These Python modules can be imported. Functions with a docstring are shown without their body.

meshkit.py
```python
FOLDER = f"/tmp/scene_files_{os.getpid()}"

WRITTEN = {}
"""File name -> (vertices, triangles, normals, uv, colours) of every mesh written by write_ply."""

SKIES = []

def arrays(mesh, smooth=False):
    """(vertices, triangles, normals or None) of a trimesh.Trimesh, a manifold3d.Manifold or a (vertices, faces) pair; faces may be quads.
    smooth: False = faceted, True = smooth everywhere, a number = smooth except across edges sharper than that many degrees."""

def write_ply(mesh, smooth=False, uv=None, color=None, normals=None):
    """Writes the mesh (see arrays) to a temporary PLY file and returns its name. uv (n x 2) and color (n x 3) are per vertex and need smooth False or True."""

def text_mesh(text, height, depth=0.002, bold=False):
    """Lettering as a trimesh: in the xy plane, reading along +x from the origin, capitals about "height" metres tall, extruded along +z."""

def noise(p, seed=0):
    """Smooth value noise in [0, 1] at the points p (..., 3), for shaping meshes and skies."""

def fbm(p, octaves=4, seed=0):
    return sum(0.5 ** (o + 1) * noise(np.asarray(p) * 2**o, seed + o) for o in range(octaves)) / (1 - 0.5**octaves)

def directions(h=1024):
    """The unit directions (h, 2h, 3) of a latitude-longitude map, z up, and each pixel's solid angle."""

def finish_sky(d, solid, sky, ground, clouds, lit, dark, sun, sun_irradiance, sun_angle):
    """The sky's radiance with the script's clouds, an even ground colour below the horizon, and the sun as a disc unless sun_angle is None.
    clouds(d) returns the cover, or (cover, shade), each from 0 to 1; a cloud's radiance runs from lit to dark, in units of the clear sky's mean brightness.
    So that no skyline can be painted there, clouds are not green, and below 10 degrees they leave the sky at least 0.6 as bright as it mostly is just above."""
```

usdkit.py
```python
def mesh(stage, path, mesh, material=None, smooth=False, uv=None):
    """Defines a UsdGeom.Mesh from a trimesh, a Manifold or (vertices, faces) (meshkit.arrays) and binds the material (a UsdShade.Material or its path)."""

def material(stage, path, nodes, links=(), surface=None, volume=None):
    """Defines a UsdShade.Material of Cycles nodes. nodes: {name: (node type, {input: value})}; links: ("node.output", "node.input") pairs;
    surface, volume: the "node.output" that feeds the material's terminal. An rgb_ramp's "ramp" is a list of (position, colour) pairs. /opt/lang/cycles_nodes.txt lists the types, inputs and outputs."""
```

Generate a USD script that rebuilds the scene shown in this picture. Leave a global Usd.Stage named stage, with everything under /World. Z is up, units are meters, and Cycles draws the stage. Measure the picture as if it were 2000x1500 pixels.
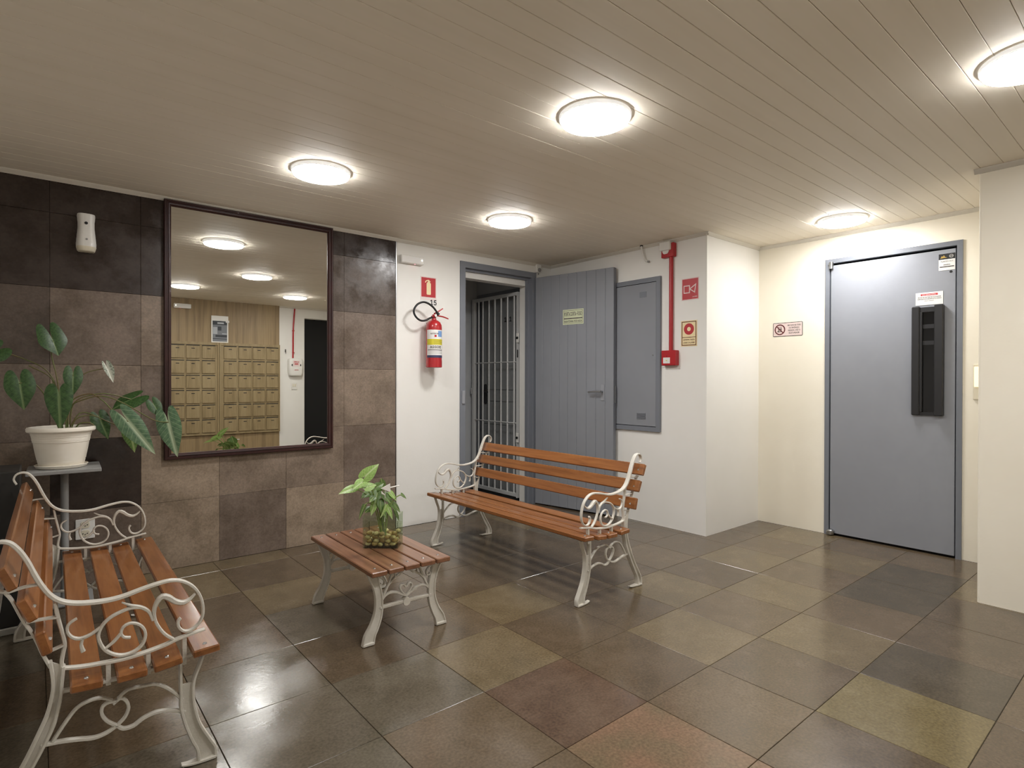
import math, random
import numpy as np, trimesh, shapely, manifold3d
from shapely.geometry import Polygon, Point, box as sbox, LineString
from shapely import affinity
import usdkit, meshkit
from pxr import Usd, UsdGeom, UsdLux, Gf, Sdf, UsdShade

random.seed(7)
RNG = np.random.default_rng(7)
stage = Usd.Stage.CreateInMemory()
UsdGeom.SetStageUpAxis(stage, 'Z'); UsdGeom.SetStageMetersPerUnit(stage, 1.0)
UsdGeom.Xform.Define(stage, '/World'); UsdGeom.Scope.Define(stage, '/World/Looks')

# ------------------------------------------------------------------ camera and exposure
FPX, YAW, PITCH, ROLL, EYE = 1118.142, math.radians(50.244), math.radians(-.283), math.radians(.119), (0, 0, 1.25)
EXPOSURE = 2.0
LAMP_STRENGTH = 19.0
LAMP_COLOR = (1.0, 0.99, 0.98)
cam = UsdGeom.Camera.Define(stage, '/World/Camera')
fw = np.array([math.cos(YAW)*math.cos(PITCH), math.sin(YAW)*math.cos(PITCH), math.sin(PITCH)])
rt = np.array([math.sin(YAW), -math.cos(YAW), 0]); up = np.cross(rt, fw)
rt, up = rt*math.cos(ROLL)+up*math.sin(ROLL), -rt*math.sin(ROLL)+up*math.cos(ROLL)
cam.AddTransformOp().Set(Gf.Matrix4d(*rt, 0, *up, 0, *(-fw), 0, *EYE, 1))
cam.CreateHorizontalApertureAttr(36.0); cam.CreateVerticalApertureAttr(27.0)
cam.CreateFocalLengthAttr(36.0*FPX/2000); cam.CreateClippingRangeAttr(Gf.Vec2f(.03, 200)); cam.CreateExposureAttr(EXPOSURE)

# room measures (metres): ceiling height, wall faces and corners
H, YM, XA, YA, XB, YP, XP, XL, YB = 2.4535, 4.3493, 4.1539, 2.5431, 5.0041, .8062, 4.1083, -.55, -.83
LAMPS = [(1.95, 1.76), (1.26, 3.23), (2.72, 3.30), (4.59, 1.70), (2.85, .40), (1.45, .48)]

# ------------------------------------------------------------------ materials
def srgb(r, g, b):
    return tuple((c/255/12.92) if c <= 10 else ((c/255+.055)/1.055)**2.4 for c in (r, g, b))
MATS = {}
def pbr(name, c1, c2=None, scale=(6, 6, 6), detail=4, rough=.5, rough2=None, bump=0, bscale=60, metal=0, coat=0, spec=.5, lo=.35, hi=.65, coords='position', mottle=None, coat_rough=.08):
    """A principled surface; c1..c2 mixed by noise over world or object coordinates."""
    n = {'p': ('principled_bsdf', dict(base_color=srgb(*c1), roughness=rough, metallic=metal, coat_weight=coat, coat_roughness=coat_rough, specular_ior_level=spec))}
    l = []
    n['g'] = ('geometry', {}) if coords == 'position' else ('texture_coordinate', {})
    src = 'g.position' if coords == 'position' else 'g.object'
    if c2 is not None:
        n['m'] = ('mapping', dict(scale=scale)); n['t'] = ('noise_texture', dict(scale=1, detail=detail, roughness=.6))
        n['r'] = ('rgb_ramp', dict(ramp=[(0, srgb(*c1)), (lo, srgb(*c1)), (hi, srgb(*c2)), (1, srgb(*c2))]))
        l += [(src, 'm.vector'), ('m.vector', 't.vector'), ('t.fac', 'r.fac')]
        out = 'r.color'
        if mottle:
            n['t3'] = ('noise_texture', dict(scale=mottle[0], detail=3)); n['r3'] = ('map_range', dict(from_min=.3, from_max=.7, to_min=1-mottle[1], to_max=1+mottle[1]))
            n['x'] = ('vector_math', dict(math_type='multiply')); n['cx'] = ('combine_xyz', {})
            l += [(src, 't3.vector'), ('t3.fac', 'r3.value'), ('r3.result', 'cx.x'), ('r3.result', 'cx.y'), ('r3.result', 'cx.z'), ('r.color', 'x.vector1'), ('cx.vector', 'x.vector2')]
            out = 'x.vector'
        l.append((out, 'p.base_color'))
        if rough2 is not None:
            n['rr'] = ('map_range', dict(from_min=.35, from_max=.65, to_min=rough, to_max=rough2, clamp=True)); l += [('t.fac', 'rr.value'), ('rr.result', 'p.roughness')]
    if bump:
        n['t2'] = ('noise_texture', dict(scale=bscale, detail=4)); n['b'] = ('bump', dict(strength=bump, distance=.01))
        l += [(src, 't2.vector'), ('t2.fac', 'b.height'), ('b.normal', 'p.normal')]
    MATS[name] = usdkit.material(stage, '/World/Looks/'+name, n, l, surface='p.BSDF')
    return name

pbr('white_paint', (236, 234, 228), (239, 237, 232), (2, 2, 2), rough=.55, bump=.04, bscale=90)
pbr('cream_paint', (243, 236, 219), (246, 240, 224), (2, 2, 2), rough=.55, bump=.04, bscale=90)
pbr('hall_paint', (196, 198, 200), (202, 204, 206), (2, 2, 2), rough=.5)
pbr('ceiling_board', (235, 226, 209), (239, 230, 214), (.5, 12, 1), rough=.6, spec=.3)
pbr('ceiling_gap', (128, 118, 104), rough=.8)
pbr('trim_white', (214, 208, 196), rough=.45)
pbr('grout', (80, 72, 58), rough=.9)
TONES = dict(D=((90, 79, 65), (98, 86, 72)), M=((97, 85, 69), (106, 93, 77)), L=((106, 95, 75), (116, 104, 83)), O=((112, 102, 74), (121, 111, 82)),
             P=((112, 100, 81), (128, 101, 83)), R=((88, 71, 60), (102, 85, 72)), G=((92, 86, 76), (103, 97, 86)), K=((79, 72, 60), (88, 80, 68)))
for k, (a, b) in TONES.items():
    a, b = [(q[0]*.97, q[1]*.945, q[2]*.90) for q in (a, b)]
    pbr('floor_stone_'+k.lower(), a, b, (4.5, 4.5, 4.5), detail=5, rough=.14, rough2=.23, bump=.025, bscale=45, spec=.65, mottle=(95, .22))
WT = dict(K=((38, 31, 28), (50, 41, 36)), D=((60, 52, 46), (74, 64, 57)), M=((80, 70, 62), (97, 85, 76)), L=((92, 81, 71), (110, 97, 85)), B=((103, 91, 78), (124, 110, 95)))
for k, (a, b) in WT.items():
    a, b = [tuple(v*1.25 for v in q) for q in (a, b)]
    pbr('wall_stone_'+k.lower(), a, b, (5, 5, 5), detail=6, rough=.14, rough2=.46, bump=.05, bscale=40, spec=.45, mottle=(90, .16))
def wood(name, cols, rough=.3, coat=.3, scale=(34, 2.2, 34), rnd=.0):
    n = {'g': ('texture_coordinate', {}), 'm': ('mapping', dict(scale=scale)), 't': ('noise_texture', dict(scale=1, detail=6, roughness=.62, distortion=.4)),
         'o': ('object_info', {}), 'mu': ('math', dict(math_type='multiply', value2=37.0)), 'cx': ('combine_xyz', {}), 'ad': ('vector_math', dict(math_type='add')),
         'r': ('rgb_ramp', dict(ramp=[(p, srgb(*c)) for p, c in cols])), 'h': ('hsv', {}), 'mr': ('map_range', dict(to_min=1-rnd, to_max=1+rnd)),
         'b': ('bump', dict(strength=.06, distance=.004)), 'p': ('principled_bsdf', dict(roughness=rough, coat_weight=coat, coat_roughness=.12))}
    l = [('o.random', 'mu.value1'), ('mu.value', 'cx.x'), ('mu.value', 'cx.z'), ('g.object', 'ad.vector1'), ('cx.vector', 'ad.vector2'), ('ad.vector', 'm.vector'), ('m.vector', 't.vector'),
         ('t.fac', 'r.fac'), ('r.color', 'h.color'), ('o.random', 'mr.value'), ('mr.result', 'h.value'), ('h.color', 'p.base_color'), ('t.fac', 'b.height'), ('b.normal', 'p.normal')]
    MATS[name] = usdkit.material(stage, '/World/Looks/'+name, n, l, surface='p.BSDF')
wood('bench_wood', [(.2, (98, 58, 30)), (.45, (140, 87, 46)), (.6, (154, 100, 55)), (.85, (118, 71, 37))], rnd=.16)
wood('table_wood', [(.2, (92, 60, 42)), (.45, (124, 84, 60)), (.6, (138, 97, 71)), (.85, (102, 66, 47))], rnd=.16)
wood('panel_wood', [(.2, (108, 90, 66)), (.42, (140, 118, 86)), (.58, (158, 136, 100)), (.85, (118, 98, 72))], rough=.5, coat=0, scale=(16, 16, .7))
wood('mailbox_wood', [(.2, (118, 100, 68)), (.45, (146, 127, 91)), (.62, (157, 139, 103)), (.85, (128, 109, 76))], rough=.5, coat=0, scale=(18, 18, 1.6))
pbr('mahogany', (44, 22, 20), (58, 30, 26), (6, 6, 6), rough=.42, spec=.4)
pbr('cast_iron', (218, 214, 204), (205, 200, 188), (9, 9, 9), rough=.4, bump=.12, bscale=140, coords='object')
pbr('steel', (170, 172, 174), rough=.3, metal=1)
pbr('bright_steel', (205, 205, 205), rough=.22, metal=1)
pbr('door_grey', (137, 140, 146), (141, 144, 150), (3, 3, 3), rough=.42, bump=.02, bscale=220)
pbr('door_grey_light', (150, 152, 158), rough=.4)
pbr('frame_grey', (122, 126, 134), rough=.42)
pbr('gate_paint', (206, 206, 204), rough=.4)
pbr('hall_door', (140, 142, 142), rough=.45)
pbr('lift_grey', (140, 143, 150), (144, 147, 154), (3, 3, 3), rough=.42, bump=.05, bscale=260)
pbr('lift_frame', (118, 122, 130), rough=.42)
pbr('seam_black', (14, 14, 15), rough=.6)
pbr('black_plastic', (30, 30, 32), rough=.42)
pbr('rubber_black', (18, 18, 18), rough=.5)
pbr('night_glass', (6, 7, 10), rough=.08)
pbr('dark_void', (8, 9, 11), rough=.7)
pbr('charcoal_stone', (30, 29, 27), (40, 38, 35), (8, 8, 8), rough=.5)
pbr('concrete_pale', (150, 148, 140), (168, 166, 158), (12, 12, 4), rough=.7, bump=.1, bscale=60)
pbr('white_plastic', (232, 230, 224), rough=.35)
pbr('ivory_plastic', (226, 218, 196), rough=.4)
pbr('grey_plastic', (150, 148, 144), rough=.4)
pbr('pot_white', (243, 237, 224), (238, 230, 214), (5, 5, 9), rough=.5)
pbr('stand_grey', (150, 150, 148), rough=.45)
pbr('soil', (58, 44, 34), (86, 68, 52), (60, 60, 60), rough=.95)
pbr('red_paint', (172, 34, 40), rough=.3, coat=.4)
pbr('alarm_red', (176, 34, 40), rough=.35)
pbr('sign_red', (186, 44, 50), rough=.45)
pbr('ink_maroon', (92, 26, 32), rough=.5)
pbr('sign_glow', (240, 222, 176), rough=.5)
pbr('sign_pale_green', (214, 220, 186), rough=.5)
pbr('paper_white', (228, 226, 222), rough=.6)
pbr('paper_pink', (228, 208, 204), rough=.6)
pbr('ink_black', (24, 24, 24), rough=.6)
pbr('ink_grey', (96, 90, 86), rough=.6)
pbr('ink_brown', (112, 70, 44), rough=.6)
pbr('label_yellow', (206, 194, 52), rough=.45)
pbr('label_blue', (120, 156, 206), rough=.45)
pbr('label_navy', (62, 62, 92), rough=.45)
pbr('logo_gold', (176, 146, 66), rough=.45)
pbr('photo_grey', (120, 124, 130), rough=.5); pbr('photo_dark', (52, 56, 62), rough=.5); pbr('photo_pale', (176, 180, 186), rough=.5)
pbr('pebble_tan', (176, 146, 92), (138, 110, 64), (30, 30, 30), rough=.35, coords='object')
pbr('pebble_pale', (206, 190, 148), (180, 160, 112), (30, 30, 30), rough=.35, coords='object')
pbr('stem_green', (92, 104, 52), (110, 92, 56), (14, 14, 14), rough=.5)
pbr('stem_pale', (128, 148, 78), rough=.5)
MATS['mirror_silver'] = usdkit.material(stage, '/World/Looks/mirror_silver', {'p': ('principled_bsdf', dict(base_color=(.80, .80, .77), metallic=1.0, roughness=0.0))}, surface='p.BSDF')
MATS['lamp_glow'] = usdkit.material(stage, '/World/Looks/lamp_glow', {'e': ('emission', dict(color=LAMP_COLOR, strength=LAMP_STRENGTH))}, surface='e.emission')
MATS['lamp_rim'] = usdkit.material(stage, '/World/Looks/lamp_rim', {'p': ('principled_bsdf', dict(base_color=srgb(236, 236, 234), roughness=.4, emission_color=LAMP_COLOR, emission_strength=.11))}, surface='p.BSDF')
MATS['green_led'] = usdkit.material(stage, '/World/Looks/green_led', {'e': ('emission', dict(color=(1, 1, .9), strength=3.0))}, surface='e.emission')
MATS['red_led'] = usdkit.material(stage, '/World/Looks/red_led', {'e': ('emission', dict(color=(1, .15, .2), strength=2.0))}, surface='e.emission')
MATS['switch_glow'] = usdkit.material(stage, '/World/Looks/switch_glow', {'p': ('principled_bsdf', dict(base_color=srgb(240, 226, 188), roughness=.3, emission_color=srgb(255, 224, 160), emission_strength=.35))}, surface='p.BSDF')
def pane(name, tint, most=.45, rough=.02):
    MATS[name] = usdkit.material(stage, '/World/Looks/'+name, {'t': ('transparent_bsdf', dict(color=tint)), 'g': ('glossy_bsdf', dict(color=(.95, .97, .93), roughness=rough)), 'w': ('layer_weight', dict(blend=.3)), 'q': ('math', dict(math_type='power', value2=3.0)), 'f': ('math', dict(math_type='multiply_add', value2=most, value3=.03)), 'x': ('mix_closure', {})},
                                 [('w.facing', 'q.value1'), ('q.value', 'f.value1'), ('f.value', 'x.fac'), ('t.BSDF', 'x.closure1'), ('g.BSDF', 'x.closure2')], surface='x.closure')
pane('vase_glass', (.93, .965, .915), .6); pane('vase_water', (.955, .965, .90), .2)
def leafmat(name, dark, light, vein, mid=.035, veins=.5):
    n = {'u': ('uvmap', {'attribute': 'st'}), 's': ('separate_xyz', {}), 'a': ('math', dict(math_type='absolute')), 'rm': ('map_range', dict(from_min=mid*.5, from_max=mid*1.6, to_min=1, to_max=0, clamp=True)),
         'k': ('math', dict(math_type='multiply', value2=.9)), 'sv': ('math', dict(math_type='subtract')), 'f': ('math', dict(math_type='multiply', value2=7.0)), 'fr': ('math', dict(math_type='fraction')),
         'c': ('math', dict(math_type='subtract', value2=.5)), 'ab': ('math', dict(math_type='absolute')), 'rv': ('map_range', dict(from_min=.03, from_max=.1, to_min=veins, to_max=0, clamp=True)), 'mx': ('math', dict(math_type='maximum')),
         't': ('noise_texture', dict(scale=9, detail=3)), 'r': ('rgb_ramp', dict(ramp=[(.35, srgb(*dark)), (.65, srgb(*light))])), 'm': ('mix', dict(color2=srgb(*vein))),
         'p': ('principled_bsdf', dict(roughness=.38)), 'tr': ('translucent_bsdf', {}), 'x': ('mix_closure', dict(fac=.25))}
    l = [('u.UV', 's.vector'), ('s.x', 'a.value1'), ('a.value', 'rm.value'), ('a.value', 'k.value1'), ('s.y', 'sv.value1'), ('k.value', 'sv.value2'), ('sv.value', 'f.value1'), ('f.value', 'fr.value1'), ('fr.value', 'c.value1'), ('c.value', 'ab.value1'), ('ab.value', 'rv.value'),
         ('rm.result', 'mx.value1'), ('rv.result', 'mx.value2'), ('u.UV', 't.vector'), ('t.fac', 'r.fac'), ('r.color', 'm.color1'), ('mx.value', 'm.fac'), ('m.color', 'p.base_color'), ('m.color', 'tr.color'), ('p.BSDF', 'x.closure1'), ('tr.BSDF', 'x.closure2')]
    MATS[name] = usdkit.material(stage, '/World/Looks/'+name, n, l, surface='x.closure')
leafmat('leaf_dark', (44, 72, 36), (70, 102, 54), (110, 132, 84), .03, .18); leafmat('leaf_grey', (74, 104, 76), (104, 134, 98), (170, 186, 152), .04, .35)
leafmat('leaf_lime', (128, 168, 78), (164, 196, 112), (196, 214, 156), .04, .6); leafmat('leaf_mid', (74, 104, 48), (100, 130, 66), (150, 166, 108)); leafmat('leaf_white', (70, 92, 66), (206, 212, 196), (226, 228, 214), .1, .5)

# ------------------------------------------------------------------ prims, names, labels
USED = {}
def path_for(parent, name):
    k = (parent, name); n = USED.get(k, 0); USED[k] = n+1
    return f'{parent}/{name}' + (f'_{n:03d}' if n else '')
def ppath(p): return p if isinstance(p, str) else str(p.GetPath())
def obj(name, mesh, m, parent='/World', smooth=35, uv=None, label=None):
    if isinstance(mesh, list): mesh = trimesh.util.concatenate([as_tm(x) for x in mesh])
    pr = usdkit.mesh(stage, path_for(ppath(parent), name), mesh, MATS[m], smooth=smooth, uv=uv).GetPrim()
    if label: pr.SetCustomDataByKey('label', label)
    return pr
def tag(p, label=None, cat=None, group=None, kind=None):
    for k, v in (('label', label), ('category', cat), ('group', group), ('kind', kind)):
        if v: p.SetCustomDataByKey(k, v)
    return p
def thing(name, label=None, cat=None, loc=(0, 0, 0), rotz=0, group=None, kind=None):
    x = UsdGeom.Xform.Define(stage, path_for('/World', name))
    x.AddTranslateOp().Set(Gf.Vec3d(*map(float, loc))); x.AddRotateZOp().Set(float(rotz))
    return tag(x.GetPrim(), label, cat, group, kind)
def dup(root, loc, rotz, label, group=None):
    was = root.GetCustomData(); base = root.GetName().rsplit('_', 1)[0] if root.GetName()[-3:].isdigit() else root.GetName()
    r = thing(base, label, was['category'], loc, rotz, group or was.get('group'))
    r.GetReferences().AddInternalReference(root.GetPath()); r.SetInstanceable(True)
    return r
def struct(name, mesh, m, label=None, smooth=35):
    return tag(obj(name, mesh, m, smooth=smooth), label, None, None, 'structure')
def part_frame(name, parent):
    return UsdGeom.Xform.Define(stage, path_for(ppath(parent), name)).GetPrim()

# ------------------------------------------------------------------ mesh helpers
def as_tm(m):
    if isinstance(m, trimesh.Trimesh): return m
    v, f, _ = meshkit.arrays(m); return trimesh.Trimesh(v, f, process=False)
def box(x0, x1, y0, y1, z0, z1):
    b = trimesh.creation.box((x1-x0, y1-y0, z1-z0)); b.apply_translation(((x0+x1)/2, (y0+y1)/2, (z0+z1)/2)); return b
def cbox(x0, x1, y0, y1, z0, z1, c=.003):
    """A box with chamfered edges."""
    s = np.array([x1-x0, y1-y0, z1-z0])/2; c = min(c, *(s*.45)); P = []
    for sx in (-1, 1):
        for sy in (-1, 1):
            for sz in (-1, 1):
                for k in range(3):
                    d = s-c; d[k] = s[k]; P.append((sx*d[0], sy*d[1], sz*d[2]))
    h = trimesh.convex.convex_hull(np.array(P)); h.apply_translation(((x0+x1)/2, (y0+y1)/2, (z0+z1)/2)); return h
def cyl(p, q, r, n=20, r2=None):
    return tube([p, q], [r, r if r2 is None else r2], n, spline=False)
def catmull(P, step=.006, closed=False):
    P = np.array(P, float); n = len(P)
    if n == 2: return P
    out = []
    for i in range(n-1):
        p0, p1, p2, p3 = P[max(i-1, 0)], P[i], P[i+1], P[min(i+2, n-1)]
        k = max(2, int(np.linalg.norm(p2-p1)/step)); t = np.linspace(0, 1, k, endpoint=False)[:, None]
        out.append(.5*(2*p1+(p2-p0)*t+(2*p0-5*p1+4*p2-p3)*t**2+(3*p1-p0-3*p2+p3)*t**3))
    return np.vstack(out+[P[-1:]])
def skin(rings, cap=True):
    k, n = rings.shape[:2]; v = rings.reshape(-1, 3); f = []
    a = np.arange(n); b = (a+1) % n
    for i in range(k-1):
        f += np.stack([i*n+a, i*n+b, (i+1)*n+b], 1).tolist()+np.stack([i*n+a, (i+1)*n+b, (i+1)*n+a], 1).tolist()
    if cap:
        v = np.vstack([v, rings[0].mean(0), rings[-1].mean(0)]); c0, c1 = len(v)-2, len(v)-1
        f += np.stack([np.full(n, c0), b, a], 1).tolist()+np.stack([np.full(n, c1), (k-1)*n+a, (k-1)*n+b], 1).tolist()
    m = trimesh.Trimesh(v, f, process=False); m.fix_normals() if False else None
    return m
def tube(P, r, n=8, step=.01, spline=True):
    Q = catmull(P, step) if spline else np.array(P, float)
    rr = np.interp(np.linspace(0, 1, len(Q)), np.linspace(0, 1, len(r)), r) if np.ndim(r) else np.full(len(Q), r)
    T = np.gradient(Q, axis=0); T /= np.linalg.norm(T, axis=1, keepdims=True)+1e-12
    ref = np.array([0, 0, 1.]) if abs(T[0][2]) < .9 else np.array([1., 0, 0])
    u = np.cross(ref, T[0]); u /= np.linalg.norm(u); R = []
    for q, t, r_ in zip(Q, T, rr):
        u = u-t*(u@t); u /= np.linalg.norm(u); w = np.cross(t, u)
        a = np.linspace(0, 2*np.pi, n, endpoint=False)[:, None]
        R.append(q+r_*(np.cos(a)*u+np.sin(a)*w))
    return skin(np.array(R))
def band(P, a, b, y=0.0, step=.007):
    """A bar of chamfered section swept along a curve in the xz plane: half thickness a in the plane, half width b across it (numbers or lists along the curve)."""
    Q = catmull(P, step); s = np.linspace(0, 1, len(Q))
    aa = np.interp(s, np.linspace(0, 1, len(a)), a) if np.ndim(a) else np.full(len(Q), a)
    bb = np.interp(s, np.linspace(0, 1, len(b)), b) if np.ndim(b) else np.full(len(Q), b)
    T = np.gradient(Q, axis=0); T /= np.linalg.norm(T, axis=1, keepdims=True)+1e-12
    N = np.stack([-T[:, 1], T[:, 0]], 1); k = .55; R = []
    prof = [(1, -k), (1, k), (k, 1), (-k, 1), (-1, k), (-1, -k), (-k, -1), (k, -1)]
    for q, nn, A, B in zip(Q, N, aa, bb):
        R.append([(q[0]+nn[0]*A*p, y+B*w, q[1]+nn[1]*A*p) for p, w in prof])
    return skin(np.array(R))
def plate(poly, y0, y1):
    """A shapely polygon in the xz plane, filled from y0 to y1."""
    ms = []
    for g in getattr(poly, 'geoms', [poly]):
        if g.is_empty: continue
        m = trimesh.creation.extrude_polygon(g, abs(y1-y0), engine='earcut')
        v = m.vertices; m = trimesh.Trimesh(np.stack([v[:, 0], max(y0, y1)-v[:, 2], v[:, 1]], 1), m.faces, process=False); ms.append(m)
    return trimesh.util.concatenate(ms)
def rr(w, h, r=.01, cx=0, cz=0):
    return affinity.translate(sbox(-w/2+r, -h/2+r, w/2-r, h/2-r).buffer(r, quad_segs=5), cx, cz) if r > 0 else sbox(cx-w/2, cz-h/2, cx+w/2, cz+h/2)
def pad(w, h, d, r=.01, c=.004, cx=0, cz=0, y=0.0):
    """A rounded plate on a wall: back at y, front at y-d, its front edge chamfered."""
    a, b = np.array(rr(w, h, r).exterior.coords)[:-1], np.array(rr(w-2*c, h-2*c, max(r-c, .001)).exterior.coords)[:-1]
    P = [(x, y, z) for x, z in a]+[(x, y-d+c, z) for x, z in a]+[(x, y-d, z) for x, z in b]
    m = trimesh.convex.convex_hull(np.array(P)); m.apply_translation((cx, 0, cz)); return m
def lathe(prof, n=48, c=(0, 0)):
    a = np.linspace(0, 2*np.pi, n, endpoint=False)
    R = np.array([[(c[0]+r*math.cos(t), c[1]+r*math.sin(t), z) for t in a] for r, z in prof])
    return skin(R)
def txt(s, h, cx=0, cz=0, y=0.0, d=.0008, bold=False, squeeze=None):
    """Lettering on a wall plane, centred at cx, cz, standing d proud of y."""
    m = meshkit.text_mesh(s, h, d, bold); v = np.array(m.vertices); lo, hi = v.min(0), v.max(0)
    k = 1.0 if squeeze is None else min(1.0, squeeze/(hi[0]-lo[0]))
    return trimesh.Trimesh(np.stack([(v[:, 0]-(lo[0]+hi[0])/2)*k+cx, y-v[:, 2], v[:, 1]-h/2+cz], 1), m.faces, process=False)
def rect_frame(x0, x1, z0, z1, prof, closed=True):
    """A mitred frame: prof is a loop of (inset, y) points; the frame runs round the rectangle (or up, over and down when not closed)."""
    P = np.array(prof); cs = [(x0, z0, 1, 1), (x0, z1, 1, -1), (x1, z1, -1, -1), (x1, z0, -1, 1)]; R = []
    for i, (x, z, sx, sz) in enumerate(cs):
        zz = np.full(len(P), z) if (not closed and i in (0, 3)) else z+sz*P[:, 0]
        R.append(np.stack([x+sx*P[:, 0], P[:, 1], zz], 1))
    if closed: R.append(R[0])
    return skin(np.array(R), cap=not closed)
def faced(m):
    m = as_tm(m); trimesh.repair.fix_normals(m); return m
def smooth_loft(sections, n=28, e=3.0):
    """sections: (z, half width, depth) of a body against the wall (back at y=0)."""
    t = np.linspace(0, np.pi, n); R = []
    for z, w, d in sections:
        c, s = np.cos(t), np.sin(t)
        R.append(np.stack([w*np.sign(c)*np.abs(c)**(2/e), -d*np.abs(s)**(2/e), np.full(n, z)], 1))
    return skin(np.array(R))

# ================================================================== the room
# floor: a bed with single stone slabs laid on it
fl = struct('floor', box(XL, 5.1, YB, YM+.19, -.06, -.004), 'grout')
JX = [-.55, -.425, .03, .48, .935, 1.386, 1.835, 2.277, 2.72, 3.18, 3.62, 4.085, 4.53, 5.0]
JY = [-.83, -.43, .02, .475, .93, 1.375, 1.835, 2.285, 2.735, 3.18, 3.63, 4.12, 4.349]
TONE = {(4, 0): 'O', (2, 1): 'P', (1, 1): 'M', (2, 2): 'R', (3, 1): 'M', (3, 2): 'D', (4, 2): 'L', (4, 1): 'D', (5, 1): 'L', (5, 2): 'M', (5, 3): 'L', (6, 2): 'L', (6, 1): 'M', (6, 3): 'D', (7, 3): 'L', (7, 2): 'M', (8, 2): 'L',
        (7, 1): 'K', (8, 1): 'K', (5, 0): 'K', (6, 0): 'D', (3, 0): 'D', (1, 2): 'M', (1, 3): 'G', (0, 3): 'G', (0, 2): 'G', (2, 3): 'L', (3, 3): 'D', (3, 4): 'L', (2, 4): 'M', (1, 4): 'D', (1, 5): 'G', (1, 6): 'L', (0, 6): 'D', (0, 5): 'D',
        (0, 4): 'G', (1, 7): 'D', (2, 7): 'D', (1, 8): 'L', (2, 8): 'D', (7, 0): 'D', (2, 5): 'D', (2, 6): 'M', (3, 5): 'D', (3, 6): 'D', (4, 3): 'D', (4, 4): 'M', (4, 5): 'D', (4, 6): 'D', (5, 4): 'D', (6, 4): 'M', (6, 5): 'D', (5, 5): 'D', (8, 3): 'M', (2, 0): 'P', (1, 0): 'M'}
for i in range(len(JX)-1):
    for j in range(len(JY)-1):
        if JX[i] > XP and JY[j+1] < YP+.01: continue
        if JX[i] > XA+.1 and JY[j] > YA+.1: continue
        t = TONE.get((i-3, j-3)) or random.choice('MDMDGL')
        q = .0011
        dz = random.uniform(-.0004, .0001)
        obj('tile', cbox(JX[i]+q, JX[i+1]-q, JY[j]+q, JY[j+1]-q, -.02, dz, .0012), 'floor_stone_'+t.lower(), fl, smooth=False)
# ceiling: a deck and narrow painted boards running along the mirror wall
ce = struct('ceiling', box(XL, 5.1, YB, YM+.19, H+.012, H+.05), 'ceiling_gap')
y = YB; k = 0
while y < YM-.001:
    y1 = min(y+.1017, YM+.012)
    obj('board', cbox(XL, 5.05, y+.0008, y1-.0008, H+random.uniform(0, .0006), H+.02, .0016), 'ceiling_board', ce, smooth=False)
    y = y1

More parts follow.
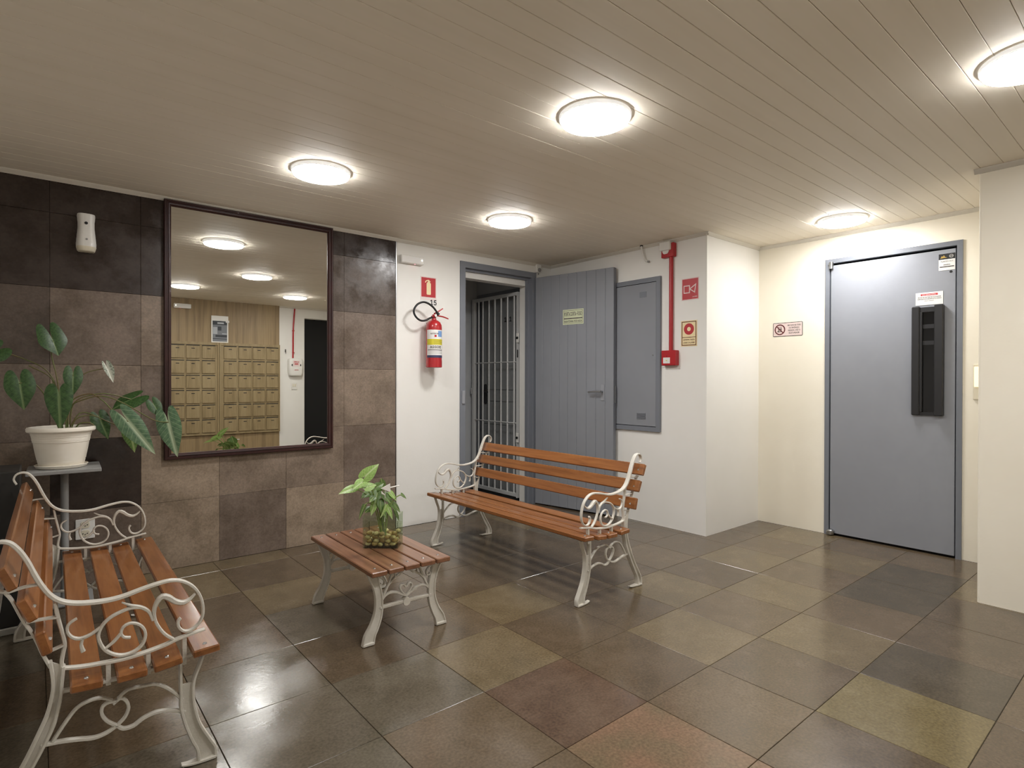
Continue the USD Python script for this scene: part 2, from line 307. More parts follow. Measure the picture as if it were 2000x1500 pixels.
# mirror wall: stone slabs on a bed, then the white part with the doorway
pbr('wall_grout', (88, 76, 66), rough=.8)
wm = struct('wall_back', box(XL, 2.334, YM+.006, YM+.19, 0, H+.01), 'wall_grout')
WX = [-.55, -.391, .064, .519, .979, 1.433, 1.883, 2.338]; WZ = [0, .449, .891, 1.345, 1.80, 2.242, H]
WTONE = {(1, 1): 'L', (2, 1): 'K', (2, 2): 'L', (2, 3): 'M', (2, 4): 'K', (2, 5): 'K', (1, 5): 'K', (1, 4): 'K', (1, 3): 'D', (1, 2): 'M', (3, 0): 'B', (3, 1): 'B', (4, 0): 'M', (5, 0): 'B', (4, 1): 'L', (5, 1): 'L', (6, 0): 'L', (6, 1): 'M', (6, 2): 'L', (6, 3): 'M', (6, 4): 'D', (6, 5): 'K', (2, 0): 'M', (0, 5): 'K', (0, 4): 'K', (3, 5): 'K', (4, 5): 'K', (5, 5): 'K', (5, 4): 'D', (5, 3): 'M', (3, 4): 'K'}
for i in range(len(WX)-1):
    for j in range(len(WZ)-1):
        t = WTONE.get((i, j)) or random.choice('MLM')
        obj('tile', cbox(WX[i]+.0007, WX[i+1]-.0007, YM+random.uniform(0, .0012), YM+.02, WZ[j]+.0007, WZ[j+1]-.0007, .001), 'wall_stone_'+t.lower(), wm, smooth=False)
struct('trim_1', cbox(2.3385, 2.346, YM-.002, YM+.0125, 0, H, .001), 'steel')
YW = YM+.012
struct('wall_back_right', [box(2.346, 3.03, YW, YM+.19, 0, H+.01), box(3.90, XA, YW, YM+.19, 0, H+.01), box(3.03, 3.90, YW, YM+.19, 2.315, H+.01),
                           box(3.03, 3.058, YM+.085, YM+.19, 0, 2.315), box(3.88, 3.90, YM+.085, YM+.19, 0, 2.315), box(3.058, 3.88, YM+.085, YM+.19, 2.225, 2.315)], 'white_paint', smooth=False)
struct('wall_right', box(XA, 5.15, YA, YM+.19, 0, H+.01), 'white_paint', smooth=False)
struct('wall_lift', [box(XB, 5.15, YP-.2, 1.067, 0, H+.01), box(XB, 5.15, 1.977, YA, 0, H+.01), box(XB, 5.15, 1.067, 1.977, 2.25, H+.01), box(5.10, 5.15, 1.067, 1.977, 0, 2.25)], 'cream_paint', smooth=False)
pil = trimesh.creation.extrude_polygon(Polygon([(XP+.012, YP), (XP+.0035, YP-.0035), (XP, YP-.012), (XP, YB-.15), (5.2, YB-.15), (5.2, YP)]), H+.01, engine='earcut')
struct('wall_right_pillar', pil, 'cream_paint', smooth=False)
struct('wall_front', [box(3.02, 3.425, YB-.15, YB, 0, H+.01), box(4.07, XP, YB-.15, YB, 0, H+.01), box(3.425, 4.07, YB-.15, YB, 2.285, H+.01)], 'white_paint', smooth=False)
struct('wall_front_left', box(XL, 1.18, YB-.15, YB, 0, H+.01), 'white_paint', smooth=False)
struct('wall_front_panelled', box(1.18, 3.018, YB-.15, YB+.012, 0, H+.01), 'panel_wood', smooth=False)
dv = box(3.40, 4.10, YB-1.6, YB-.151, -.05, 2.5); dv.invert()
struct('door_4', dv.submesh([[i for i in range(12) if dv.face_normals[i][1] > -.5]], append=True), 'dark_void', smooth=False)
struct('wall_left', box(XL-.12, XL, YB-.15, YM+.19, 0, H+.01), 'white_paint', smooth=False)
# crown moulding
def crown(name, p, q, nrm):
    p, q = np.array(p), np.array(q); n = np.array(nrm)
    prof = [(0, 0), (0, -.026), (.006, -.026), (.012, -.018), (.02, -.010), (.024, -.004), (.024, 0)]
    R = np.array([[(*(e+n*a), H+b) for a, b in prof] for e in (p, q)])
    struct(name, faced(skin(R)), 'trim_white', smooth=40)
crown('trim_2', (XL, YM), (2.36, YM), (0, -1)); crown('trim_3', (2.36, YW), (XA, YW), (0, -1)); crown('trim_4', (XA, YW), (XA, YA-.02), (-1, 0))
crown('trim_5', (XA-.02, YA), (XB, YA), (0, -1)); crown('trim_6', (XB, YA), (XB, YP), (-1, 0)); crown('trim_7', (XP, YP+.02), (XP, YB), (-1, 0)); crown('trim_8', (3.02, YB), (XP, YB), (0, 1))
# small hall behind the doorway
struct('floor_hall', box(2.4, 4.0, YM+.19, 5.46, -.06, -.002), 'charcoal_stone', smooth=False)
struct('ceiling_hall', box(2.4, 4.2, YM+.19, 5.6, H+.01, H+.05), 'hall_paint', smooth=False)
struct('wall_hall_back', box(2.4, 4.2, 5.46, 5.6, 0, H+.02), 'hall_paint', smooth=False)
struct('wall_hall_left', box(2.3, 2.4, YM+.19, 5.6, 0, H+.02), 'hall_paint', smooth=False)
struct('wall_hall_right', [box(4.0, 4.15, YM+.19, 4.545, 0, H+.02), box(4.0, 4.15, 5.43, 5.46, 0, H+.02), box(4.0, 4.15, 4.545, 5.43, 2.19, H+.02), box(4.06, 4.15, 4.545, 5.43, 0, 2.19)], 'hall_paint', smooth=False)

# ------------------------------------------------------------------ doors
# door_1: grey boarded fire door, swung open against the right wall
d1 = thing('door_1', kind='structure')
obj('door_frame', faced(rect_frame(3.0, 3.935, 0, 2.356, [(0, YM-.004), (.055, YM-.004), (.055, YM+.045), (.075, YM+.045), (.075, YM+.085), (.03, YM+.085), (.03, YM+.012), (0, YM+.012)], closed=False)), 'frame_grey', d1, smooth=False)
obj('strike', [pad(.03, .12, .012, .004, .002, 3.029, 1.10, YM-.004)], 'door_grey_light', d1)
ang = math.degrees(math.atan2(-.855, .17)); hinge = (3.905, 4.325)
ca, sa = math.cos(math.radians(ang)), math.sin(math.radians(ang))
def leafspace(m):
    m = as_tm(m); v = np.array(m.vertices)
    return trimesh.Trimesh(np.stack([hinge[0]+v[:, 0]*ca-v[:, 1]*sa, hinge[1]+v[:, 0]*sa+v[:, 1]*ca, v[:, 2]], 1), m.faces, process=False)
# in leaf space x runs from the hinge to the free edge, +y is the back of the leaf (towards the wall), -y its front
GR = [.0, .092, .194, .293, .392, .496, .603, .708, .808, .895]
for a, b in zip(GR[:-1], GR[1:]):
    obj('board', leafspace(cbox(a+.0012, b-.0012, 0, .012, .012, 2.30, .0045)), 'door_grey', d1, smooth=False)
obj('leaf_core', leafspace(box(.0, .895, .004, .046, .012, 2.299)), 'frame_grey', d1, smooth=False)
hd = obj('handle_plate', leafspace(cbox(.765, .80, -.006, 0, 1.07, 1.22, .002)), 'door_grey_light', d1)
obj('lever_handle', leafspace(trimesh.util.concatenate([tube([(.782, -.004, 1.155), (.782, -.045, 1.155)], .010, 12, spline=False), tube([(.785, -.045, 1.155), (.73, -.048, 1.155), (.65, -.045, 1.148)], [.010, .009, .008], 10)])), 'steel', hd)
obj('latch', leafspace(cbox(.895, .903, .016, .034, 1.05, 1.21, .001)), 'steel', d1)
def leafsign(m): return leafspace(m)
# door_2: lift door with black window insert
d2 = thing('door_2', loc=(XB, 1.522, 0), rotz=-90, kind='structure')        # local x to the right, -y towards the room
obj('door_frame', faced(rect_frame(-.455, .455, 0, 2.25, [(0, -.012), (.034, -.012), (.034, .03), (.045, .03), (.045, .06), (0, .06)], closed=False)), 'lift_frame', d2, smooth=False)
obj('seam', box(-.42, .42, .03, .05, 0.0, 2.215), 'seam_black', d2, smooth=False)
obj('leaf', cbox(-.4135, .4135, -.004, .03, .016, 2.198, .002), 'lift_grey', d2)
fx = .0                                               # the insert
ins = obj('window_insert', [cbox(.156, .206, -.034, -.004, 1.006, 1.803, .006), cbox(.298, .352, -.05, -.004, 1.006, 1.806, .006), box(.2, .30, -.022, -.004, 1.006, 1.03), box(.2, .30, -.022, -.004, 1.76, 1.795), cbox(.206, .222, -.03, -.004, 1.03, 1.76, .003)], 'black_plastic', d2)
obj('pane', box(.222, .298, -.012, -.0045, 1.03, 1.76), 'night_glass', ins, smooth=False)
obj('glazing_bar', [box(.222, .298, -.016, -.012, z0, z0+.03) for z0 in (1.52, 1.64)], 'black_plastic', ins, smooth=False)
obj('top_hinge', [cyl((-.405, -.02, 2.17), (-.405, -.02, 2.225), .016, 14), cbox(-.43, -.39, -.02, .0, 2.20, 2.215, .002)], 'steel', d2)
obj('bottom_pivot', [lathe([(.0, .008), (.026, .008), (.031, .022), (.028, .04), (.016, .05), (.0, .052)], 20, (-.402, -.022))], 'steel', d2)
obj('keyhole', cyl((.386, -.0055, 2.035), (.386, -.003, 2.035), .009, 14), 'ink_black', d2)
# door_3: flat door 111 behind the barred gate
d3 = thing('door_3', loc=(4.0, 4.9875, 0), rotz=-90, kind='structure')
obj('door_frame', faced(rect_frame(-.44, .44, 0, 2.25, [(0, -.02), (.045, -.02), (.045, .03), (.06, .03), (.06, .055), (0, .055)], closed=False)), 'frame_grey', d3, smooth=False)
obj('leaf', [box(-.378, .378, .002, .04, .01, 2.185)], 'hall_door', d3, smooth=False)
for z0, z1 in ((.012, .38), (.385, .76), (.765, 1.02), (1.025, 1.15), (1.155, 2.183)):
    obj('panel', cbox(-.376, .376, -.006, .003, z0, z1-.004, .004), 'hall_door', d3, smooth=False)
e3 = obj('handle_plate', pad(.05, .23, .008, .02, .003, -.29, 1.10, -.006), 'black_plastic', d3)
obj('lever_handle', tube([(-.29, -.012, 1.13), (-.29, -.05, 1.13), (-.25, -.055, 1.13), (-.18, -.05, 1.125)], .008, 8), 'black_plastic', e3)
obj('number', txt('111', .05, .115, 1.93, -.0055, .003, True), 'ink_black', d3, smooth=False)

# security gate in front of door 111
g = thing('security_gate', 'pale painted steel gate of upright bars inside the open doorway', 'gate', (3.905, 4.97, 0), -90)      # local x = -world y
gx = lambda wy: 4.97-wy
for a, b in ((5.40, 5.362), (4.602, 4.588)): obj('stile', box(gx(a), gx(b), -.018, .018, .02, 2.19), 'gate_paint', g, smooth=False)
obj('rail', box(gx(5.362), gx(4.602), -.016, .016, 2.155, 2.19), 'gate_paint', g, smooth=False); obj('rail', box(gx(5.362), gx(4.602), -.016, .016, .03, .065), 'gate_paint', g, smooth=False)
for wy in (5.29, 5.211, 5.098, 4.99, 4.881, 4.77, 4.658): obj('bar', cyl((gx(wy), 0, .06), (gx(wy), 0, 2.16), .0095, 10), 'gate_paint', g)
for z in (1.455, .807): obj('cross_rod', cyl((gx(5.365), -.004, z), (gx(4.60), -.004, z), .006, 8), 'gate_paint', g)
for z in (1.704, .656):
    lk = obj('lock_plate', pad(.04, .10, .006, .004, .002, gx(4.582), z, -.018), 'white_plastic', g)
    obj('lock_cylinder', cyl((gx(4.58), -.03, z), (gx(4.58), -.024, z), .014, 16), 'ink_black', lk)
obj('bolt_slot', box(gx(4.59), gx(4.575), -.020, -.018, 1.50, 1.58), 'ink_black', g, smooth=False)
obj('hinge', [cyl((gx(5.405), -.02, z), (gx(5.405), -.02, z+.07), .010, 10) for z in (1.10,)], 'steel', g)

# ------------------------------------------------------------------ ceiling lamps
def make_lamp(loc, label):
    t = thing('ceiling_lamp', label, 'ceiling lamp', (*loc, H), 0, 'round ceiling lamps')
    obj('rim', lathe([(.120, -.0005), (.160, -.0005), (.163, -.003), (.162, -.016), (.157, -.021), (.120, -.018)], 56), 'lamp_rim', t)
    obj('diffuser', lathe([(.0, -.037), (.06, -.0365), (.115, -.035), (.142, -.0325), (.152, -.029), (.155, -.0215), (.0, -.0212)], 56), 'lamp_glow', t)
    return t
LL = ['lit round ceiling lamp nearest the middle of the ceiling, the largest whole one in view', 'lit round ceiling lamp above the dark framed mirror', 'lit round ceiling lamp in front of the open doorway, above the garden bench',
      'lit round ceiling lamp in the alcove above the lift door', 'lit round ceiling lamp cut off at the upper right corner of the photo', 'lit round ceiling lamp seen only in the mirror, over the mailboxes']
lamp0 = make_lamp(LAMPS[0], LL[0])
for p, s in zip(LAMPS[1:], LL[1:]): dup(lamp0, (*p, H), 0, s)

# ------------------------------------------------------------------ mirror
mi = thing('wall_mirror', 'large rectangular mirror in a dark mahogany frame on the stone wall', 'mirror', (1.213, YM-.001, 0), 0)
mw = .5685
fr = rect_frame(-mw, mw, .727, 2.437, [(0, 0), (0, -.026), (.004, -.031), (.013, -.031), (.016, -.026), (.022, -.026), (.025, -.030), (.032, -.028), (.041, -.018), (.041, 0)])
obj('frame', faced(fr), 'mahogany', mi, smooth=25)
obj('glass', box(-mw+.039, mw-.039, -.012, -.004, .766, 2.398), 'mirror_silver', mi, smooth=False)
obj('frame_screw', cyl((-.12, -.0315, 2.424), (-.12, -.028, 2.424), .003, 8), 'bright_steel', mi)

# ------------------------------------------------------------------ cast iron garden bench (local x forward, y along the seat)
S1, S2 = .755, .82
def make_bench(label, loc, rotz):
    t = thing('garden_bench', label, 'bench', loc, rotz, None)
    # seat slats
    for d, z, tilt in ((.421, .383, 3), (.315, .372, 6), (.222, .367, 0), (.112, .371, -4)):
        m = cbox(-.038, .038, -S2, S2, -.012, .012, .004)
        m.apply_transform(trimesh.transformations.rotation_matrix(math.radians(-tilt), (0, 1, 0))); m.apply_translation((d, 0, z))
        s = obj('seat_slat', m, 'bench_wood', t)
        for y in (-S1-.028, S1+.028): obj('bolt', lathe([(0, z+.0165), (.005, z+.0155), (.007, z+.012), (.007, z+.008), (0, z+.008)], 10, (d, y)), 'bright_steel', s)
    for d, z in ((-.060, .716), (-.018, .622), (.016, .522)):
        a = math.atan2(-.082, .19) if z > .6 else math.atan2(-.05, .19)
        m = cbox(-.0125, .0125, -S2, S2, -.034, .034, .004)
        m.apply_transform(trimesh.transformations.rotation_matrix(a, (0, 1, 0))); m.apply_translation((d, 0, z))
        s = obj('back_slat', m, 'bench_wood', t)
        for y in (-S1-.03, S1+.03): obj('bolt', cyl((d+.010, y, z), (d+.0165, y, z-.003), .006, 10), 'bright_steel', s)
    for y in (-S1, S1):
        B = lambda P, a, b: band(P, a, b, y)
        # armrest: one flat bar from the top of the back over the arm to the front curl
        obj('armrest', [B([(-.098, .752), (-.108, .775), (-.100, .797), (-.080, .806), (-.058, .801), (-.038, .778), (-.020, .743), (-.003, .699), (.015, .660), (.033, .632), (.056, .612), (.084, .600), (.118, .593), (.162, .589), (.203, .592), (.251, .603), (.295, .611), (.328, .613), (.357, .606), (.386, .586), (.407, .557), (.419, .520), (.421, .485), (.413, .461), (.398, .446), (.378, .439), (.361, .445), (.351, .461), (.350, .478), (.357, .486)],
                          [.004, .0055, .0065, .006, .006, .0055, .005, .0045, .004, .0045], [.010, .013, .014, .014, .014, .013, .011, .009, .008, .008])], 'cast_iron', t)
        sc = obj('arm_scroll', [B([(.399, .556), (.385, .542), (.365, .534), (.342, .543), (.323, .560), (.306, .567), (.292, .553), (.284, .528), (.286, .501), (.297, .472), (.314, .445), (.336, .424)], [.003, .007, .009, .006, .0045, .0045, .0045], [.006, .010, .012, .009, .008, .008, .008]),
                           B([(.200, .574), (.212, .566), (.224, .559), (.251, .546), (.270, .528), (.281, .499)], [.002, .005, .0045], [.004, .008, .008]),
                           B([(.251, .546), (.224, .551), (.198, .546), (.173, .536), (.152, .517), (.142, .490), (.147, .464), (.160, .439), (.183, .420), (.208, .412), (.235, .417), (.254, .433), (.261, .457), (.256, .480), (.240, .498), (.219, .505), (.203, .497), (.198, .480), (.206, .466), (.222, .461)], [.004, .0045, .0045, .0045, .004, .004], [.008, .008, .008, .007, .006]),
                           B([(.199, .482), (.185, .465), (.175, .456), (.160, .446)], [.004, .0045, .003], .007),
                           B([(.147, .512), (.123, .497), (.098, .492), (.079, .502), (.069, .520), (.070, .537), (.079, .547), (.091, .553)], [.004, .0045, .004, .003], .007),
                           B([(.106, .494), (.101, .472), (.106, .452)], [.003, .004, .006], .007)], 'cast_iron', t)
        obj('seat_rail', [B([(.058, .418), (.103, .409), (.152, .404), (.203, .401), (.256, .404), (.311, .412), (.345, .421), (.385, .427), (.426, .432)], [.005, .005, .005, .004], [.010, .011, .012, .010]),
                          *[box(d-.006, d+.006, y-.008, y+.008, .335, .405+k) for d, k in ((.166, 0), (.268, .001), (.367, .016))],
                          B([(.05, .352), (.112, .349), (.222, .346), (.315, .350), (.40, .362)], .006, .009)], 'cast_iron', t)
        # rear post carries the back slats; brackets between them
        obj('back_post', [B([(.058, .418), (.056, .437), (.060, .466), (.063, .488), (.056, .526), (.048, .566), (.041, .612)], .005, .009), B([(.030, .430), (.012, .476), (-.006, .530), (-.030, .582), (-.052, .64), (-.066, .664)], .004, .009),
                          B([(.052, .568), (.020, .571), (-.022, .572)], .0035, .010), B([(.004, .672), (-.028, .671), (-.062, .665), (-.078, .672)], .0035, .010), B([(.064, .486), (.038, .478), (.012, .474)], .0035, .010)], 'cast_iron', t)
        def leg(name, left, right, foot):
            L_, R_ = catmull(left, .012), catmull(right, .012)
            web = Polygon(np.vstack([L_, R_[::-1]])).buffer(0)
            if name == 'front_leg': web = web.difference(sbox(.3, .27, .5, .4))
            obj(name, [plate(web, y-.003, y+.003), B(left, .005, .0145), B(right, .005, .0145), foot], 'cast_iron', t)
        leg('rear_leg', [(.030, .445), (.036, .400), (.036, .355), (.025, .300), (.008, .255), (-.030, .170), (-.075, .095), (-.102, .045), (-.106, .004)], [(.060, .425), (.056, .378), (.053, .337), (.045, .293), (.033, .250), (.000, .180), (-.040, .105), (-.066, .058), (-.072, .004)],
            band([(-.106, .006), (-.06, .006), (-.02, .007), (.0, .012)], [.006, .006, .005, .003], [.017, .017, .014, .010], y))
        leg('front_leg', [(.356, .352), (.356, .300), (.357, .245), (.358, .197), (.370, .140), (.388, .085), (.404, .045), (.408, .004)], [(.425, .362), (.410, .320), (.395, .280), (.391, .240), (.395, .190), (.410, .130), (.436, .075), (.456, .035), (.456, .004)],
            band([(.456, .006), (.42, .006), (.38, .007), (.358, .012)], [.006, .006, .005, .003], [.017, .017, .014, .010], y))
        st = obj('stretcher', [B([(.008, .213), (.055, .207), (.093, .198), (.132, .188), (.162, .191), (.187, .203)], [.005, .006, .0055, .005], .008), B([(.187, .203), (.203, .188), (.229, .187), (.256, .201), (.289, .207), (.328, .199), (.370, .180)], [.005, .006, .0055, .005], .008)], 'cast_iron', t)
        obj('heart_ornament', [B([(.187, .203), (.163, .226), (.150, .252), (.153, .274), (.168, .281), (.186, .278)], .0045, .008), B([(.187, .203), (.208, .222), (.217, .249), (.209, .273), (.196, .283), (.178, .272)], .0045, .008),
                               B([(.175, .284), (.150, .300), (.120, .302), (.090, .290), (.062, .255), (.036, .215)], [.004, .0045, .005], .008), B([(.190, .284), (.214, .302), (.245, .302), (.290, .295), (.330, .262), (.362, .222)], [.004, .0045, .005], .008)], 'cast_iron', st)
    return t
bench = make_bench('wooden garden bench with white iron ends in front of the grey doors', (2.757, 2.958, 0), 180)
dup(bench, (.0135, 2.855, 0), -1.0, 'wooden garden bench with white iron ends at the left edge')

# ------------------------------------------------------------------ garden table
tb = thing('coffee_table', 'low slatted wooden table on white cast iron legs between the two benches', 'table', (1.408, 2.83, 0), -1.2)
for k in range(5):
    x = (k-2)*.0865
    s = obj('tabletop_slat', cbox(x-.0395, x+.0395, -.405, .405, .340, .364, .004), 'table_wood', tb)
    for yy in (-.345, .345): obj('bolt', lathe([(0, .3675), (.005, .3665), (.007, .364), (.007, .360), (0, .360)], 10, (x, yy)), 'bright_steel', s)
for yy in (-.33, .33):
    B = lambda P, a, b: band(P, a, b, yy)
    MX = lambda P: [(-x, z) for x, z in P]
    obj('top_rail', B([(-.20, .334), (0, .332), (.20, .334)], .006, .011), 'cast_iron', tb)
    for mir in (1, -1):
        o_ = [(.200, .334), (.186, .300), (.170, .262), (.160, .210), (.164, .150), (.185, .095), (.214, .048), (.226, .004)]; i_ = [(.150, .334), (.146, .290), (.134, .250), (.128, .195), (.132, .130), (.150, .075), (.166, .040), (.172, .004)]
        o_, i_ = [[(x*mir, z) for x, z in q] for q in (o_, i_)]
        web = Polygon(np.vstack([catmull(o_, .012), catmull(i_, .012)[::-1]])).buffer(0)
        obj('leg', [plate(web, yy-.006, yy+.006), B(o_, .0045, .012), B(i_, .0045, .012), band([(.172*mir, .008), (.226*mir, .008)], .008, .014, yy)], 'cast_iron', tb)
    q = obj('stretcher', B([(-.140, .166), (0, .167), (.140, .166)], .0085, .010), 'cast_iron', tb)
    obj('rosette', plate(Point(0, .167).buffer(.020, quad_segs=8), yy-.014, yy+.014), 'cast_iron', q)
    sc = []
    for mir in (1, -1):
        mm = lambda P: [(x*mir, z) for x, z in P]
        sc += [B(mm([(.132, .196), (.112, .218), (.086, .227), (.056, .222), (.030, .208), (0, .192)]), [.005, .006, .006, .005], .009), B(mm([(0, .194), (.020, .216), (.033, .238), (.026, .252), (.012, .250), (.002, .236)]), .0045, .008),
               B(mm([(.130, .205), (.110, .240), (.092, .278), (.070, .330)]), .0055, .009), B(mm([(.104, .256), (.070, .288), (.020, .318), (0, .330)]), .005, .008),
               B(mm([(.152, .320), (.130, .306), (.114, .288), (.120, .270), (.134, .272), (.136, .282)]), .004, .008), B(mm([(.026, .316), (.040, .300), (.060, .302), (.058, .318), (.046, .318)]), .0035, .007)]
    obj('end_scroll', sc, 'cast_iron', tb)

# ------------------------------------------------------------------ vase, water, pebbles, cuttings on the table
VA = thing('glass_vase', 'square clear glass vase of water and pebbles on the low table', 'vase', (1.437, 2.810, .3645), -42)
vw, vd, vh, th = .187, .120, .172, .004
obj('glass', [box(-vw/2, vw/2, -vd/2, -vd/2+th, 0, vh), box(-vw/2, vw/2, vd/2-th, vd/2, 0, vh), box(-vw/2, -vw/2+th, -vd/2+th, vd/2-th, 0, vh), box(vw/2-th, vw/2, -vd/2+th, vd/2-th, 0, vh), box(-vw/2+th, vw/2-th, -vd/2+th, vd/2-th, 0, th)], 'vase_glass', VA, smooth=False)
obj('water', box(-vw/2+th+.0005, vw/2-th-.0005, -vd/2+th+.0005, vd/2-th-.0005, th+.0005, .118), 'vase_water', VA, smooth=False)
cv, sv = math.cos(math.radians(-42)), math.sin(math.radians(-42))
def inv(x, y, z): return (1.437+x*cv-y*sv, 2.810+x*sv+y*cv, .3645+z)
protos = []
n = 0
for lay in range(4):
    for ix in range(5):
        for iy in range(3):
            if lay == 3 and random.random() < .55: continue
            x = (ix-2)*.0335+random.uniform(-.004, .004)+(.004 if lay % 2 else -.004); yv = (iy-1)*.033+random.uniform(-.003, .003); z = th+.0125+lay*.0185+random.uniform(-.002, .003)
            loc = inv(x, yv, z); rz = random.uniform(0, 360)
            lab = 'smooth tan pebble lying in the water of the glass vase' ; gname = 'pebbles in the glass vase'
            if n < 4:
                s = trimesh.creation.icosphere(2, 1.0); v = s.vertices*np.array([.0165, .0135, .0115])*(1+.22*(meshkit.noise(s.vertices*1.6+n*7.3)-.5)[:, None])
                p_ = thing('pebble', lab, 'pebble', loc, rz, gname); obj('stone', trimesh.Trimesh(v, s.faces, process=False), 'pebble_tan' if n % 2 else 'pebble_pale', p_, smooth=True); protos.append(p_)
            else: dup(protos[n % 4], loc, rz, lab)
            n += 1

def heart(L, W, lobe=.3, point=1.0, n=9):
    """Half outline of an arrowhead leaf, from the notch round the lobe to the tip; the stalk meets it at the origin, the tip is at y = L."""
    P = [(0.0, .0), (W*.045, -lobe*L*.5), (W*.16, -lobe*L*.95), (W*.30, -lobe*L*1.0), (W*.43, -lobe*L*.72), (W*.52, -lobe*L*.15), (W*.53, .14*L), (W*.45, .38*L), (W*.31, .60*L), (W*.14, .82*L), (W*.045, .94*L), (0.0, L)]
    return catmull(P, L/22)
def leaf(att, tip, W, nrm, lobe=.3, fold=.25, droop=.12, twist=0, wave=.0, seed=0):
    """Mesh and uv of a leaf from its stalk point to its tip, width W, facing nrm."""
    att, tip = np.array(att, float), np.array(tip, float); yv = tip-att; L = np.linalg.norm(yv); yv /= L
    nv = np.array(nrm, float); nv -= yv*(nv@yv); nv /= np.linalg.norm(nv); xv = np.cross(yv, nv)
    hO = heart(L, W, lobe); out = np.vstack([hO, (hO*[-1, 1])[-2:0:-1]])
    c = np.array([0, .12*L]); V = [c]; rings = 5; F = []; m = len(out)
    for r in range(1, rings+1): V += list(c+(out-c)*(r/rings))
    V = np.array(V)
    for i in range(m):
        j = (i+1) % m; F.append((0, 1+i, 1+j))
        for r in range(rings-1):
            a, b = 1+r*m, 1+(r+1)*m; F += [(a+i, b+i, b+j), (a+i, b+j, a+j)]
    x, y_ = V[:, 0], V[:, 1]
    z = fold*np.abs(x)-droop*L*(np.maximum(y_, 0)/L)**2*1.0-.5*droop*L*(np.minimum(y_, 0)/L)**2-.35*x*x/W*1.2
    z += wave*W*np.sin(9*y_/L+seed)*(np.abs(x)/W)*2
    z -= z[0]
    P = att+V[:, :1]*xv+V[:, 1:]*yv+z[:, None]*nv
    F = np.array(F)
    return trimesh.Trimesh(P, F, process=False), np.stack([x/L, y_/L], 1)
def add_leaf(parent, m, *a, **k):
    me, uv = leaf(*a, **k); return obj('leaf', me, m, parent, smooth=True, uv=uv)

VP = thing('syngonium_cutting', 'pale green arrowhead plant cuttings growing out of the glass vase', 'plant')
vc = np.array([1.437, 2.810])
def vst(*pts, r=.0028, m='stem_pale'): obj('stem', tube(pts, r, 6), m, VP)
# stems gathered in the middle of the vase, fanning out above it
vst((1.44, 2.81, .40), (1.425, 2.81, .52), (1.39, 2.80, .63), (1.338, 2.80, .74)); vst((1.43, 2.80, .41), (1.40, 2.80, .55), (1.35, 2.79, .66), (1.296, 2.78, .716)); vst((1.45, 2.80, .42), (1.41, 2.80, .56), (1.34, 2.80, .65), (1.262, 2.80, .694))
vst((1.43, 2.82, .41), (1.41, 2.80, .56), (1.36, 2.77, .66), (1.318, 2.74, .705)); vst((1.45, 2.82, .42), (1.44, 2.82, .58), (1.445, 2.81, .66)); vst((1.44, 2.79, .42), (1.46, 2.79, .56), (1.50, 2.78, .622), (1.528, 2.775, .630)); vst((1.42, 2.81, .44), (1.38, 2.79, .57), (1.335, 2.775, .615), (1.31, 2.77, .600))
vst((1.44, 2.81, .43), (1.43, 2.78, .56), (1.42, 2.75, .59)); vst((1.45, 2.83, .43), (1.47, 2.83, .55), (1.50, 2.83, .56), (1.52, 2.83, .53)); vst((1.435, 2.83, .40), (1.43, 2.83, .55), (1.40, 2.85, .64))
add_leaf(VP, 'leaf_lime', (1.332, 2.80, .752), (1.402, 2.79, .812), .068, (-.1, -.75, .65), lobe=.35, fold=.2)
add_leaf(VP, 'leaf_lime', (1.300, 2.78, .722), (1.246, 2.765, .700), .056, (-.15, -.7, .7), lobe=.35, fold=.2)
add_leaf(VP, 'leaf_lime', (1.262, 2.80, .694), (1.182, 2.80, .679), .050, (-.05, -.55, .8), lobe=.3)
add_leaf(VP, 'leaf_lime', (1.312, 2.74, .703), (1.362, 2.735, .712), .048, (.05, -.75, .6), lobe=.4)
add_leaf(VP, 'leaf_mid', (1.440, 2.82, .668), (1.425, 2.80, .728), .070, (.1, -.8, .4), lobe=.3, fold=-.1)
add_leaf(VP, 'leaf_mid', (1.400, 2.85, .650), (1.345, 2.86, .680), .060, (-.1, -.6, .7), lobe=.3)
add_leaf(VP, 'leaf_mid', (1.528, 2.775, .630), (1.560, 2.77, .605), .026, (.3, -.6, .6), lobe=.2, fold=.5)
add_leaf(VP, 'leaf_mid', (1.310, 2.77, .600), (1.272, 2.76, .535), .022, (-.6, -.6, .2), lobe=.15, fold=.7)
add_leaf(VP, 'leaf_lime', (1.420, 2.748, .592), (1.385, 2.735, .528), .026, (.3, -.9, .1), lobe=.15, fold=.6)
add_leaf(VP, 'leaf_mid', (1.470, 2.80, .600), (1.500, 2.78, .545), .036, (.4, -.8, .3), lobe=.3)
add_leaf(VP, 'leaf_mid', (1.36, 2.77, .640), (1.325, 2.74, .625), .034, (0, -.6, .8), lobe=.3)
add_leaf(VP, 'leaf_mid', (1.40, 2.77, .610), (1.395, 2.745, .555), .040, (0, -.9, .3), lobe=.3)
add_leaf(VP, 'leaf_mid', (1.52, 2.83, .53), (1.545, 2.82, .475), .030, (.4, -.8, .3), lobe=.3)
add_leaf(VP, 'leaf_mid', (1.44, 2.79, .64), (1.475, 2.77, .62), .045, (.1, -.7, .7), lobe=.3)
